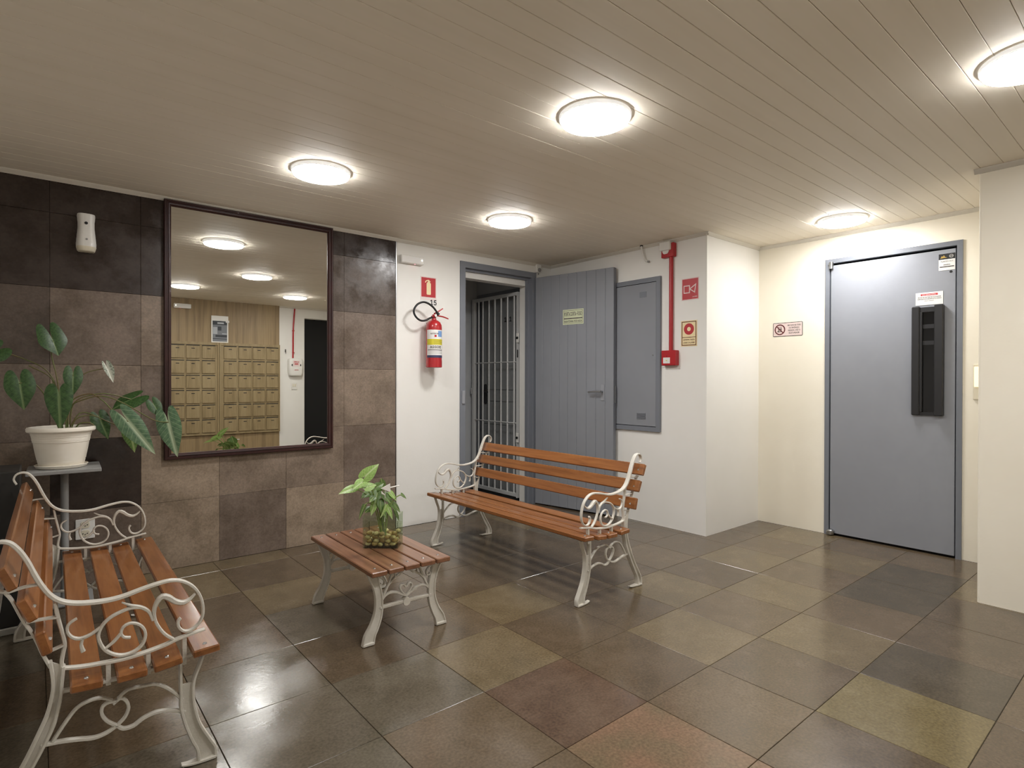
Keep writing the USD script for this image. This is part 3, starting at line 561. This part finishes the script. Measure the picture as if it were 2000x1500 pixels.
for (a_, b_, w_, n_, l_) in [((1.355, 2.80, .575), (1.315, 2.775, .565), .034, (-.2, -.7, .6), .3), ((1.425, 2.775, .640), (1.455, 2.755, .600), .045, (.2, -.8, .5), .3), ((1.385, 2.775, .655), (1.360, 2.75, .610), .046, (-.2, -.8, .5), .3), ((1.47, 2.79, .645), (1.505, 2.775, .600), .040, (.3, -.7, .6), .25),
                            ((1.41, 2.78, .575), (1.43, 2.75, .520), .036, (.1, -.9, .3), .3), ((1.37, 2.78, .60), (1.345, 2.765, .545), .036, (-.3, -.9, .3), .25), ((1.50, 2.80, .575), (1.535, 2.79, .530), .034, (.4, -.8, .3), .3), ((1.45, 2.785, .57), (1.475, 2.765, .505), .034, (.2, -.9, .2), .25), ((1.395, 2.80, .685), (1.43, 2.79, .705), .050, (.1, -.6, .8), .3), ((1.34, 2.80, .655), (1.30, 2.79, .64), .040, (-.2, -.6, .8), .3)]:
    add_leaf(VP, 'leaf_mid' if l_ == .3 else 'leaf_lime', a_, b_, w_, n_, lobe=l_, fold=.3)
    vst((1.432+random.uniform(-.015, .015), 2.81, .45), (1.43, 2.805, .53), tuple((np.array(a_)+[1.43, 2.805, .55])/2+[0, 0, .02]), a_, r=.002)
# the white pick stuck among the leaves
PT = thing('plant_tag', 'white plastic arrow pick stuck among the leaves of the glass vase', 'plant label', (1.425, 2.755, .66))
obj('arrowhead', [plate(Polygon([(-.030, .024), (.024, .044), (.026, -.002)]), -.0015, .0015), plate(Polygon([(-.028, .012), (-.002, -.016), (-.026, -.004)]), -.0015, .0015)], 'white_plastic', PT, smooth=False)
obj('rod', [tube([(.022, 0, .022), (.055, .004, .024), (.082, .008, .025)], .0035, 8), tube([(-.004, .002, .02), (.0, .012, -.05), (.002, .02, -.16)], .0022, 6)], 'white_plastic', PT)

# ------------------------------------------------------------------ plant stand and potted plant
SX, SY = .125, 4.12
ps = thing('plant_stand', 'grey metal pedestal stand with a flat square top holding the white flowerpot', 'plant stand', (SX, SY, 0), -2)
obj('top_plate', cbox(-.165, .165, -.165, .165, .738, .758, .003), 'stand_grey', ps)
obj('pole', [cyl((0, 0, .012), (0, 0, .738), .019, 24), lathe([(0, .72), (.05, .728), (.055, .738), (0, .738)], 24)], 'stand_grey', ps)
obj('base_plate', cbox(-.13, .13, -.14, .14, 0.0015, .014, .003), 'stand_grey', ps)
pp = thing('potted_plant', 'arrow-leaved plant in a ridged white flowerpot on the grey pedestal stand', 'potted plant', (.112, 4.12, .7585))
obj('pot', lathe([(0, .012), (.098, .012), (.104, .02), (.107, .035), (.1085, .038), (.1085, .046), (.111, .050), (.120, .10), (.127, .145), (.130, .147), (.130, .153), (.1315, .155), (.1325, .172), (.1345, .174), (.1345, .180), (.137, .184), (.140, .200), (.152, .203), (.157, .209), (.157, .222), (.153, .229), (.145, .230), (.140, .224), (.134, .19), (0, .188)], 64), 'pot_white', pp)
obj('saucer', lathe([(0, 0), (.108, 0), (.114, .004), (.122, .018), (.120, .020), (.111, .0115), (0, .0115)], 56), 'pot_white', pp)
sm = lathe([(0, .189), (.130, .189), (.130, .200), (.06, .208), (0, .206)], 40)
obj('soil', sm, 'soil', pp)
O = np.array([.112, 4.12, .7585])
def pst(*pts, r=.0032, m='stem_green'): obj('stem', tube([np.array(p)-O for p in pts], r, 7), m, pp)
def plf(m, att, tip, W, nrm, **k):
    add_leaf(pp, m, np.array(att)-O, np.array(tip)-O, W, nrm, **k)
pst((.12, 4.11, .955), (.10, 4.10, 1.12), (.093, 4.09, 1.246), (.066, 4.085, 1.406), (.075, 4.08, 1.47)); pst((.11, 4.11, .955), (.10, 4.07, 1.08), (.097, 4.01, 1.18)); pst((.105, 4.11, .955), (.05, 4.08, 1.14), (-.01, 4.06, 1.235), (-.069, 4.05, 1.232))
pst((.13, 4.11, .955), (.15, 4.11, 1.12), (.163, 4.10, 1.282)); pst((.115, 4.12, .955), (.095, 4.12, 1.18), (.05, 4.12, 1.30), (-.04, 4.12, 1.362), (-.16, 4.11, 1.41)); pst((.11, 4.13, .955), (.08, 4.12, 1.2), (.06, 4.12, 1.27), (-.03, 4.13, 1.33))
pst((.13, 4.10, .955), (.141, 4.09, 1.09), (.216, 4.07, 1.142), (.299, 4.06, 1.158), (.398, 4.05, 1.115), (.55, 4.07, 1.01), (.631, 4.08, .992)); pst((.14, 4.10, .955), (.15, 4.09, 1.12), (.235, 4.08, 1.172), (.30, 4.06, 1.13), (.36, 4.04, 1.05), (.417, 4.02, 1.008))
pst((.15, 4.11, .955), (.18, 4.11, 1.03), (.25, 4.12, 1.045), (.33, 4.12, 1.005), (.43, 4.12, .952)); pst((.15, 4.13, .955), (.17, 4.13, 1.12), (.30, 4.14, 1.172), (.445, 4.15, 1.135)); pst((.14, 4.12, .955), (.155, 4.12, 1.2), (.22, 4.12, 1.29), (.325, 4.12, 1.322), r=.0022); pst((.14, 4.14, .955), (.2, 4.17, 1.06), (.29, 4.19, 1.03))
pst((.165, 4.10, .955), (.19, 4.095, 1.0), (.24, 4.09, 1.005), (.26, 4.09, .985), r=.004)
plf('leaf_dark', (.072, 4.08, 1.475), (.100, 4.06, 1.388), .125, (.25, -.95, .15), lobe=1.05, fold=.25)
plf('leaf_dark', (-.066, 4.05, 1.232), (-.047, 4.03, 1.091), .125, (.05, -.95, .3), lobe=.52, fold=.22)
plf('leaf_dark', (.097, 4.00, 1.18), (.103, 3.97, .980), .118, (-.05, -.9, .42), lobe=.26, fold=.2)
plf('leaf_dark', (.163, 4.10, 1.282), (.163, 4.08, 1.161), .088, (.15, -.95, .2), lobe=.42, fold=.25)
plf('leaf_white', (.325, 4.12, 1.322), (.354, 4.10, 1.238), .048, (.1, -.9, .35), lobe=.5, fold=.9)
plf('leaf_dark', (.445, 4.15, 1.135), (.345, 4.13, 1.085), .135, (-.1, -.55, .85), lobe=.75, fold=.1)
plf('leaf_grey', (.415, 4.02, 1.010), (.548, 3.97, .812), .118, (-.25, -.85, .45), lobe=.42, fold=.22, droop=.1)
plf('leaf_grey', (.631, 4.08, .990), (.668, 4.03, .778), .125, (-.35, -.85, .4), lobe=.45, fold=.28)
plf('leaf_mid', (.435, 4.12, .950), (.460, 4.10, .815), .085, (.05, -.95, .2), lobe=.3, fold=.15)
plf('leaf_dark', (.29, 4.19, 1.03), (.335, 4.16, .900), .090, (.1, -.95, .3), lobe=.3)
plf('leaf_dark', (.56, 4.13, 1.10), (.60, 4.11, 1.02), .075, (-.2, -.7, .7), lobe=.5)
plf('leaf_dark', (-.16, 4.11, 1.41), (-.26, 4.08, 1.34), .12, (.2, -.9, .4), lobe=.4)

# things at the left edge, behind the bench
pd = thing('pedestal', 'low dark charcoal block behind the bench at the left edge', 'pedestal', (-.228, 3.89, 0), 0)
obj('body', cbox(-.17, .17, -.16, .16, .035, .80, .006), 'charcoal_stone', pd); obj('plinth', cbox(-.178, .178, -.168, .168, 0.001, .035, .004), 'concrete_pale', pd)
a = np.linspace(0, 2*np.pi, 120, endpoint=False); R = []
for r, z in ((.115, .001), (.125, .02), (.15, .20), (.178, .42), (.190, .52), (.192, .55), (.185, .553), (.175, .545), (.165, .48)):
    k_ = .006 if z > .015 and z < .53 and r > .12 else .002
    R.append([((r+k_*abs(math.sin(10*t))-k_)*math.cos(t), (r+k_*abs(math.sin(10*t))-k_)*math.sin(t), z) for t in a])
pl_ = thing('planter', 'pale grey fluted planter standing behind the bench at the left edge', 'planter', (-.275, 2.86, 0))
obj('body', skin(np.array(R)), 'concrete_pale', pl_); obj('soil', lathe([(0, .46), (.166, .46), (.166, .47), (0, .48)], 30), 'soil', pl_)

# ------------------------------------------------------------------ fittings on the mirror wall
wo = thing('wall_outlet', 'white outlet plate low on the stone wall behind the far bench arm', 'outlet', (.230, YM-.0002, .343), 0)
obj('plate', pad(.096, .122, .009, .006, .003), 'white_plastic', wo)
for z in (.026, -.026):
    sk = obj('socket', pad(.044, .040, .003, .012, .001, 0, z, -.009), 'ivory_plastic', wo); obj('pin_hole', [cyl((x, -.0135, z+zz), (x, -.0118, z+zz), .0035, 8) for x, zz in ((-.011, 0), (.011, 0), (0, -.006))], 'ink_grey', sk)
af = thing('air_freshener', 'white waisted air freshener dispenser high on the stone wall left of the mirror', 'air freshener', (.237, YM-.0003, 2.029), 0)
obj('body', smooth_loft([(0, .038, .05), (.006, .044, .06), (.03, .050, .066), (.05, .0505, .066), (.09, .047, .060), (.14, .0425, .055), (.18, .042, .054), (.215, .0455, .056), (.226, .0445, .054), (.2285, .038, .045)]), 'white_plastic', af)
obj('spray_hole', cyl((-.002, -.0575, .168), (-.002, -.05, .168), .0085, 18), 'ink_black', af)
obj('indicator', cyl((0, -.066, .07), (0, -.058, .07), .0055, 12), 'grey_plastic', af)
obj('lower_cover', smooth_loft([(-.001, .037, .049), (.006, .0445, .061), (.028, .0505, .0672), (.0285, .0505, .0672)]), 'ivory_plastic', af)
def emergency_light(loc, rotz, label):
    t = thing('emergency_light', label, 'emergency light', loc, rotz)
    obj('housing', [pad(.22, .066, .05, .006, .006)], 'white_plastic', t); obj('lens', box(-.102, .07, -.0515, -.0498, -.024, .022), 'paper_white', t, smooth=False)
    obj('lamp', cyl((.088, -.0525, .004), (.088, -.0495, .004), .005, 14), 'green_led', t); obj('charge_light', cyl((.03, -.03, -.0345), (.03, -.03, -.0325), .005, 10), 'red_led', t)
    return t
e1 = emergency_light((2.483, YW-.0002, 2.288), 0, 'slim white emergency light high on the white wall beside the stone edge')
dup(e1, (1.640, YB+.0122, 2.333), 180, 'slim white emergency light on the wood panelling, seen in the mirror')
# fire extinguisher
fe = thing('fire_extinguisher', 'red fire extinguisher with black hose hanging on the white wall', 'fire extinguisher', (2.662, 4.262, 1.366), 0)
obj('cylinder', lathe([(0, 0), (.064, 0), (.070, .004), (.070, .062), (.0685, .066), (.0685, .345), (.066, .37), (.055, .393), (.036, .408), (.022, .414), (.020, .425), (0, .425)], 44), 'red_paint', fe)
def bend(m, r):
    m = as_tm(m); v = np.array(m.vertices); t = v[:, 0]/r; rad = r-v[:, 1]
    return trimesh.Trimesh(np.stack([rad*np.sin(t), -rad*np.cos(t), v[:, 2]], 1), m.faces, process=False)
def lab(w0, w1, z0, z1, r):       # a piece of label wrapped on the cylinder
    n_ = 18; xs = np.linspace(w0, w1, n_); R = np.array([[(x, 0, z0), (x, 0, z1), (x, -.0006, z1), (x, -.0006, z0)] for x in xs]); return bend(skin(R), r)
RR, TW = .0687, math.radians(-18)
rot = trimesh.transformations.rotation_matrix(TW, (0, 0, 1))
def fl_(m): m = as_tm(m); m.apply_transform(rot); return m
lb = obj('label', fl_(lab(-.085, .085, .085, .325, RR)), 'paper_white', fe)
obj('yellow_band', fl_(lab(-.085, .085, .195, .245, RR+.0006)), 'label_yellow', lb); obj('navy_band', fl_(lab(-.085, .085, .085, .106, RR+.0006)), 'label_navy', lb); obj('blue_patch', fl_(lab(.02, .07, .265, .315, RR+.0006)), 'label_blue', lb); obj('red_dot', fl_(lab(-.012, .006, .262, .280, RR+.0006)), 'sign_red', lb)
obj('lettering', [fl_(bend(txt('ASSERI', .021, .0, .176, 0, .0012, True, .15), RR+.0006)), fl_(bend(txt('EXTINTOR', .010, -.01, .292, 0, .0012, True, .07), RR+.0006)), fl_(lab(-.075, .075, .148, .154, RR+.0006)), fl_(lab(-.07, .07, .135, .1365, RR+.0006)), fl_(lab(-.07, .07, .122, .1235, RR+.0006)), fl_(lab(-.02, .07, .232, .2335, RR+.0012)), fl_(lab(-.02, .07, .220, .2215, RR+.0012)), fl_(lab(-.02, .07, .208, .2095, RR+.0012))], 'ink_grey', lb)
vv = obj('valve', [cyl((0, 0, .42), (0, 0, .462), .015, 16), cyl((-.03, -.01, .44), (.012, -.004, .44), .009, 12), cyl((0, -.026, .45), (0, -.01, .45), .014, 16)], 'red_paint', fe)
obj('handle', [tube([(.0, 0, .455), (.05, -.005, .452), (.09, -.012, .446), (.135, -.02, .432)], [.007, .006, .006, .005], 8), tube([(.0, 0, .468), (.04, -.004, .490), (.085, -.01, .520)], [.006, .006, .005], 8)], 'red_paint', vv)
obj('gauge', cyl((0, -.031, .45), (0, -.026, .45), .012, 16), 'bright_steel', vv)
obj('hose', tube([(-.022, -.010, .436), (-.060, -.020, .422), (-.10, -.022, .402), (-.148, -.018, .400), (-.190, -.014, .430), (-.207, -.012, .477), (-.175, -.010, .530), (-.123, -.012, .557), (-.073, -.016, .552), (-.021, -.022, .520), (.016, -.026, .477)], .0085, 12, .008), 'rubber_black', fe)
obj('nozzle', tube([(.012, -.0255, .482), (.030, -.028, .458)], [.011, .013], 12, spline=False), 'black_plastic', fe)
obj('wall_bracket', [box(-.014, .014, .04, .0985, .36, .385), box(-.016, .016, .0935, .0985, .34, .395)], 'red_paint', fe)

def sign(name, label, cat, loc, rotz, w, h, m, parts, r=.0, d=.0015, edge=None, gap=.0):
    t = thing(name, label, cat, loc, rotz)
    obj('plate', plate(rr(w, h, r), -d, 0), edge or m, t, smooth=False)
    if edge: obj('face', plate(rr(w-2*gap, h-2*gap, max(r-gap, 0)), -d-.0006, -d), m, t, smooth=False)
    for nm, me, mm in parts: obj(nm, me, mm, t, smooth=False)
    return t
# extinguisher sign
Y0 = -.0021
ext2d = shapely.union_all([rr(.044, .105, .009, .002, -.012), Polygon([(-.016, .036), (-.008, .052), (.012, .052), (.020, .036)]), rr(.012, .03, .002, .002, .052), LineString([(.0, .062), (-.016, .060), (-.028, .052), (-.031, .044)]).buffer(.0045), LineString([(0, .056), (.018, .054)]).buffer(.003)])
sign('extinguisher_sign', 'red square sign with pale fire extinguisher symbol on white wall above the extinguisher', 'sign', (2.666, YW-.0003, 2.075), 0, .160, .186, 'sign_red', [('symbol', plate(ext2d, Y0-.0006, Y0), 'sign_glow')], edge='paper_pink', gap=.008)
sign('extinguisher_label', 'narrow white label marked 15 just under the red extinguisher sign', 'label', (2.668, YW-.0003, 1.950), 0, .168, .062, 'paper_white', [('stripe', plate(rr(.156, .010, 0, 0, .020), Y0-.0004, Y0), 'paper_pink'), ('lettering', txt('15', .042, .048, -.004, Y0, .0010, True), 'ink_black'), ('small_lettering', txt('N', .016, -.02, -.012, Y0, .0006), 'ink_grey')], d=.0021)
cs = thing('motion_sensor', 'small white sensor with a dark round eye above the open doorway', 'sensor', (3.962, YW-.0003, 2.403), 0)
obj('housing', pad(.072, .085, .028, .012, .006), 'white_plastic', cs); obj('lens', lathe([(0, 0), (.021, 0), (.021, .004), (.015, .012), (0, .014)], 24).apply_transform(trimesh.transformations.rotation_matrix(math.pi/2, (1, 0, 0))).apply_translation((.004, -.028, -.014)), 'grey_plastic', cs); obj('bracket', cyl((.01, -.008, -.060), (.01, -.008, -.04), .006, 8), 'grey_plastic', cs)

# ------------------------------------------------------------------ fittings on the right wall (local x to the right, front -y)
def onA(y, z): return (XA-.0003, y, z)
cb = thing('electrical_panel', 'grey metal electrical cabinet door in a frame on the wall behind the open door', 'cabinet', onA(3.253, 0), -90)
obj('frame', faced(rect_frame(-.28, .277, .812, 2.160, [(0, 0), (0, -.022), (.040, -.022), (.040, 0)])), 'frame_grey', cb, smooth=False)
obj('seam', box(-.242, .239, -.010, -.001, .85, 2.122), 'seam_black', cb, smooth=False)
dr = obj('door', cbox(-.236, .233, -.018, -.008, .856, 2.116, .002), 'door_grey', cb)
obj('vent', [box(.057, .130, -.0195, -.018, 1.993, 2.042), *[box(.057, .130, -.0205, -.0195, 1.995+i*.0065, 1.998+i*.0065) for i in range(8)]], 'frame_grey', dr, smooth=False)
obj('louvre', [cbox(.03, .125, -.024, -.018, .918+i*.011, .924+i*.011, .002) for i in range(5)], 'frame_grey', dr)
obj('lock', cyl((.2, -.021, 1.48), (.2, -.018, 1.48), .007, 12), 'steel', dr)
cp = thing('fire_call_point', 'red manual fire alarm call box at the foot of the red conduit', 'alarm button', onA(2.873, 1.449), -90)
obj('housing', pad(.142, .128, .05, .006, .005), 'alarm_red', cp); fcp = obj('window', box(-.050, .018, -.0515, -.0495, -.046, .004), 'paper_white', cp, smooth=False); obj('arrow', plate(Polygon([(-.028, -.018), (-.004, -.018), (-.016, -.026)]), -.0522, -.0515), 'label_yellow', fcp, smooth=False); obj('emblem', plate(Polygon([(-.02, .012), (-.008, .012), (-.014, .022)]), -.0506, -.05), 'ink_maroon', cp, smooth=False)
cd = thing('conduit', 'straight red conduit pipe running up the white wall between call box and siren', 'pipe', onA(2.868, 0), -90)
obj('pipe', cyl((0, -.0175, 1.5135), (0, -.0175, 2.302), .017, 18), 'alarm_red', cd)
sn = thing('alarm_siren', 'red and white fire alarm siren at the top of the red conduit', 'siren', onA(2.893, 2.302), -90)
obj('base', [pad(.125, .118, .04, .008, .004, 0, .060)], 'alarm_red', sn)
obj('horn', [pad(.104, .072, .062, .008, .005, -.014, .094)], 'white_plastic', sn); obj('grille', plate(Point(-.014, .058).buffer(.032, quad_segs=10).intersection(sbox(-.1, .03, .1, .058)), -.046, -.04), 'white_plastic', sn)
sq = LineString([(-.058, .028), (-.006, .028), (-.006, -.030), (-.058, -.030), (-.058, .028)]).buffer(.0042, cap_style='square', join_style='mitre')
hn = LineString([(-.004, .0), (.052, .034), (.042, -.030), (-.004, .0)]).buffer(.0042, join_style='mitre')
sign('alarm_sign', 'red square alarm sign with outlined siren horn symbol on the white wall', 'sign', onA(2.695, 2.014), -90, .162, .182, 'sign_red', [('symbol', plate(shapely.union_all([sq, hn]), Y0-.0006, Y0), 'paper_pink'), ('lettering', txt('ALARME', .008, .044, -.066, Y0, .0006, True, .045), 'paper_pink')], edge='paper_pink', gap=.007)
ring = Point(0, .036).buffer(.047, quad_segs=12).difference(Point(0, .036).buffer(.0175, quad_segs=12))
sign('call_point_sign', 'cream sign with a red ring symbol and two lines of lettering above the call box', 'sign', onA(2.705, 1.648), -90, .152, .214, 'sign_glow', [('border', plate(rr(.138, .200, 0).difference(rr(.124, .186, 0)).union(sbox(-.064, -.034, .064, -.029)), Y0-.0004, Y0), 'ink_brown'), ('symbol', plate(ring, Y0-.0006, Y0), 'sign_red'), ('lettering', [txt('APERTE PARA', .012, 0, -.052, Y0, .0006, True, .108), txt('LIGAR O ALARME', .012, 0, -.076, Y0, .0006, True, .108)], 'ink_brown')], d=.0021)
wc = thing('loose_cable', 'short grey cable end hanging from the ceiling edge above the electrical cabinet', 'cable', onA(3.14, 0), -90)
obj('cable', tube([(-.03, -.03, 2.448), (-.022, -.028, 2.40), (-.008, -.026, 2.35), (.012, -.022, 2.315), (.034, -.018, 2.303)], .0085, 10), 'white_plastic', wc); obj('tip', cyl((.03, -.019, 2.304), (.044, -.0165, 2.300), .009, 10), 'grey_plastic', wc); obj('grommet', cyl((-.03, -.03, 2.4455), (-.03, -.03, 2.4525), .014, 12), 'ink_black', wc)
# sign on the open door
def on_leaf(m): return leafspace(m)
sd = thing('door_sign', 'pale green fire door notice on the open grey boarded door', 'sign', (hinge[0], hinge[1], 0), ang)
cxs, czs, w_, h_ = .455, 1.874, .236, .146
obj('plate', [plate(rr(w_, h_, 0, cxs, czs), -.0018, -.0002)], 'sign_pale_green', sd, smooth=False)
obj('border', plate(rr(w_-.020, h_-.020, 0, cxs, czs).difference(rr(w_-.026, h_-.026, 0, cxs, czs)), -.0023, -.0018), 'ink_grey', sd, smooth=False)
obj('lettering', [txt('PORTA CORTA-FOGO', .036, cxs, czs+.028, -.0018, .0006, True, .200), txt('MANTENHA FECHADA', .020, cxs, czs-.043, -.0018, .0006, True, .200), plate(sbox(cxs-.104, czs-.020, cxs+.104, czs-.010), -.0024, -.0018)], 'ink_grey', sd, smooth=False)

# ------------------------------------------------------------------ fittings on the lift wall
def onB(y, z): return (XB-.0003, y, z)
pc = (-.066, 0)
proh = Point(*pc).buffer(.046, quad_segs=14).difference(Point(*pc).buffer(.037, quad_segs=14)).union(LineString([(pc[0]-.029, .029), (pc[0]+.029, -.029)]).buffer(.004))
ppl = shapely.union_all([Point(pc[0]-.008, .022).buffer(.0045), Point(pc[0]+.009, .022).buffer(.0045), rr(.012, .022, .003, pc[0]-.008, .003), rr(.012, .022, .003, pc[0]+.009, .003), Polygon([(pc[0]-.024, -.014), (pc[0]-.012, -.008), (pc[0]-.002, -.016), (pc[0]+.010, -.010), (pc[0]+.016, -.020), (pc[0]-.020, -.022)])])
sign('lift_notice', 'small pale notice with a red prohibition ring on the wall left of the lift door', 'sign', onB(2.286, 1.704), -90, .254, .120, 'paper_pink', [('symbol', plate(proh, Y0-.0008, Y0), 'ink_maroon'), ('pictogram', plate(ppl, Y0-.0005, Y0), 'ink_grey'), ('lettering', [txt(s, .0125, .056, z, Y0, .0006, True, wd) for s, z, wd in (('EM CASO DE FOGO', .034, .112), ('OU INCÊNDIO', .012, .09), ('NUNCA USE O', -.010, .1), ('ELEVADOR', -.032, .1))], 'ink_grey')], r=.008, edge='ink_grey', gap=.005)
def onleaf2(y, z): return (XB-.0045, y, z)
sign('lift_sticker', 'white sticker with a red heading above the black lift door window', 'sticker', onleaf2(1.264, 1.858), -90, .166, .092, 'paper_white', [('heading', plate(rr(.104, .014, .003, .0, .029), Y0-.0004, Y0), 'sign_red'), ('heading_lettering', txt('LEI MUNICIPAL', .008, 0, .029, Y0-.0004, .0004, True, .09), 'paper_pink'), ('lettering', [txt('ANTES DE ENTRAR NO ELEVADOR', .008, 0, .010, Y0, .0005, True, .14), txt('VERIFIQUE SE O MESMO ESTÁ PARADO', .007, 0, -.002, Y0, .0005, True, .146), txt('NESTE ANDAR', .006, 0, -.016, Y0, .0005, False, .09)], 'ink_grey')], d=.0021)
sign('company_sticker', 'black and white service sticker in the top corner of the lift door', 'sticker', onleaf2(1.160, 2.108), -90, .096, .118, 'paper_white', [('header', plate(rr(.096, .040, 0, 0, .039), Y0-.0005, Y0), 'ink_black'), ('emblem', [plate(Polygon([(-.038, .028), (-.030, .044), (-.022, .040), (-.018, .050), (-.010, .036), (.002, .030)]), Y0-.001, Y0-.0005)], 'logo_gold'), ('seal', plate(Point(.026, .039).buffer(.013).difference(Point(.026, .039).buffer(.008)).union(sbox(.014, .036, .038, .041)), Y0-.001, Y0-.0005), 'grey_plastic'), ('lettering', [txt('PLANTÃO 24 H', .010, .0, .004, Y0, .0005, False, .07), txt('EMERGÊNCIA', .007, 0, -.020, Y0, .0005, True, .04), plate(sbox(-.042, -.038, .042, -.030), Y0-.0005, Y0)], 'ink_grey')], d=.0021)
ls = thing('lift_call_plate', 'narrow cream call plate with a glowing button by the wall edge right of lift', 'switch', onB(.963, 1.251), -90)
obj('plate', pad(.088, .245, .012, .004, .003), 'ivory_plastic', ls); obj('button', pad(.05, .14, .006, .004, .002, -.012, .035, -.012), 'switch_glow', ls)

# ------------------------------------------------------------------ opposite wall, seen in the mirror
def cabinet(x0, x1, cols, label):
    cx = (x0+x1)/2; t = thing('mailbox_cabinet', label, 'mailboxes', (cx, YB+.0125, 0), 180)
    f = lambda wx: cx-wx
    obj('body', box(f(x1), f(x0), -.030, 0, .437, 1.822), 'mailbox_wood', t, smooth=False)
    obj('side', [box(f(x1), f(x1)+.02, -.04, -.03, .437, 1.822), box(f(x0)-.02, f(x0), -.04, -.03, .437, 1.822), box(f(x1)+.02, f(x0)-.02, -.04, -.03, 1.782, 1.822)], 'mailbox_wood', t, smooth=False)
    k_ = 0
    for a_, b_ in cols:
        for ztop in (1.769, 1.546, 1.326, 1.104, .884, .664):
            obj('slot_gap', box(f(b_), f(a_), -.0312, -.0305, ztop-.006, ztop+.010), 'seam_black', t, smooth=False) if False else None
            d_ = obj('mailbox_door', cbox(f(b_), f(a_), -.043, -.031, ztop-.190, ztop-.006, .003), 'mailbox_wood', t)
            mx = (f(a_)+f(b_))/2; obj('slot', box(mx-.022, mx+.022, -.0445, -.0428, ztop-.050, ztop-.040), 'seam_black', d_, smooth=False)
    for ztop in (1.769, 1.546, 1.326, 1.104, .884, .664): obj('shadow_gap', [box(f(b_), f(a_), -.0335, -.030, ztop-.006, ztop+.006) for a_, b_ in cols], 'seam_black', t, smooth=False)
cabinet(1.225, 2.125, [(1.29, 1.462), (1.487, 1.661), (1.687, 1.863), (1.896, 2.072)], 'wooden mailbox cabinet farther left in the mirror, with a lit edge hidden by the frame')
cabinet(2.13, 3.016, [(2.19, 2.368), (2.398, 2.582), (2.606, 2.783), (2.808, 2.99)], 'wooden mailbox cabinet with four columns of doors, right one in the mirror')
po = thing('framed_notice', 'white framed black and white picture above the mailboxes in the mirror', 'picture', (2.140, YB+.0125, 2.025), 180)
obj('frame', pad(.236, .404, .014, .003, .002), 'white_plastic', po)
ph = obj('picture', box(-.100, .100, -.0150, -.0138, -.185, .125), 'photo_grey', po, smooth=False)
obj('dark_shape', [box(-.10, .10, -.0156, -.015, .065, .125), box(-.10, .06, -.0156, -.015, -.12, -.085), box(-.02, .03, -.0156, -.015, -.02, .04), box(-.1, .1, -.0156, -.015, -.15, -.14)], 'photo_dark', ph, smooth=False)
obj('pale_shape', [box(.035, .095, -.0156, -.015, -.075, .03), box(-.055, .035, -.0162, -.0156, .08, .105), box(-.095, -.03, -.0156, -.015, -.075, -.06)], 'photo_pale', ph, smooth=False)
obj('tab', pad(.05, .03, .004, .003, .001, -.105, .12, -.0145), 'paper_white', po)
ap = thing('fire_alarm_control', 'white fire alarm control panel under a red conduit, seen in the mirror', 'alarm panel', (3.264, YB+.0003, 1.470), 180)
obj('housing', smooth_loft([(-.145, .075, .05), (-.135, .10, .075), (-.10, .115, .085), (0, .120, .088), (.09, .120, .085), (.125, .115, .08), (.142, .10, .065), (.146, .08, .05)], e=5), 'white_plastic', ap)
obj('display', box(-.055, .055, -.0895, -.085, .015, .105), 'paper_pink', ap, smooth=False)
obj('lettering', [txt('ALARME', .022, 0, .085, -.0895, .0008, True, .08), box(-.03, .03, -.0905, -.0895, .045, .060), txt('CENTRAL', .012, 0, -.045, -.0885, .0012, True, .07)], 'sign_red', ap, smooth=False); [obj('key_switch', box(x, x+.013, -.092, -.086, .02, .05), 'ink_black', ap, smooth=False) for x in (-.075, .062)]
c2 = thing('conduit_above_panel', 'red conduit rising from the alarm panel to the ceiling, seen in the mirror', 'pipe', (3.245, YB+.0003, 0), 180)
obj('pipe', tube([(.012, -.014, 1.6185), (.010, -.014, 1.8), (.006, -.014, 2.1), (-.016, -.014, 2.425)], .012, 12, .04), 'alarm_red', c2); [obj('clip', box(-.008, .022, -.028, 0, z, z+.014), 'alarm_red', c2) for z in (1.70, 2.06)]
sw = thing('light_switch', 'white double light switch below the alarm panel, seen in the mirror', 'switch', (3.256, YB+.0003, 1.163), 180)
obj('plate', pad(.090, .118, .010, .006, .003), 'white_plastic', sw); obj('rocker', [pad(.022, .045, .004, .002, .001, x, .01, -.010) for x in (-.016, .016)], 'ivory_plastic', sw)
hk = thing('key_hook', 'small dark hook on the white wall beside the mailboxes, in the mirror', 'hook', (3.118, YB+.0003, 1.735), 180)
obj('hook', [pad(.018, .05, .006, .004, .001), tube([(0, -.006, .01), (0, -.02, .0), (0, -.022, -.03), (0, -.012, -.045)], .004, 8)], 'ink_grey', hk)
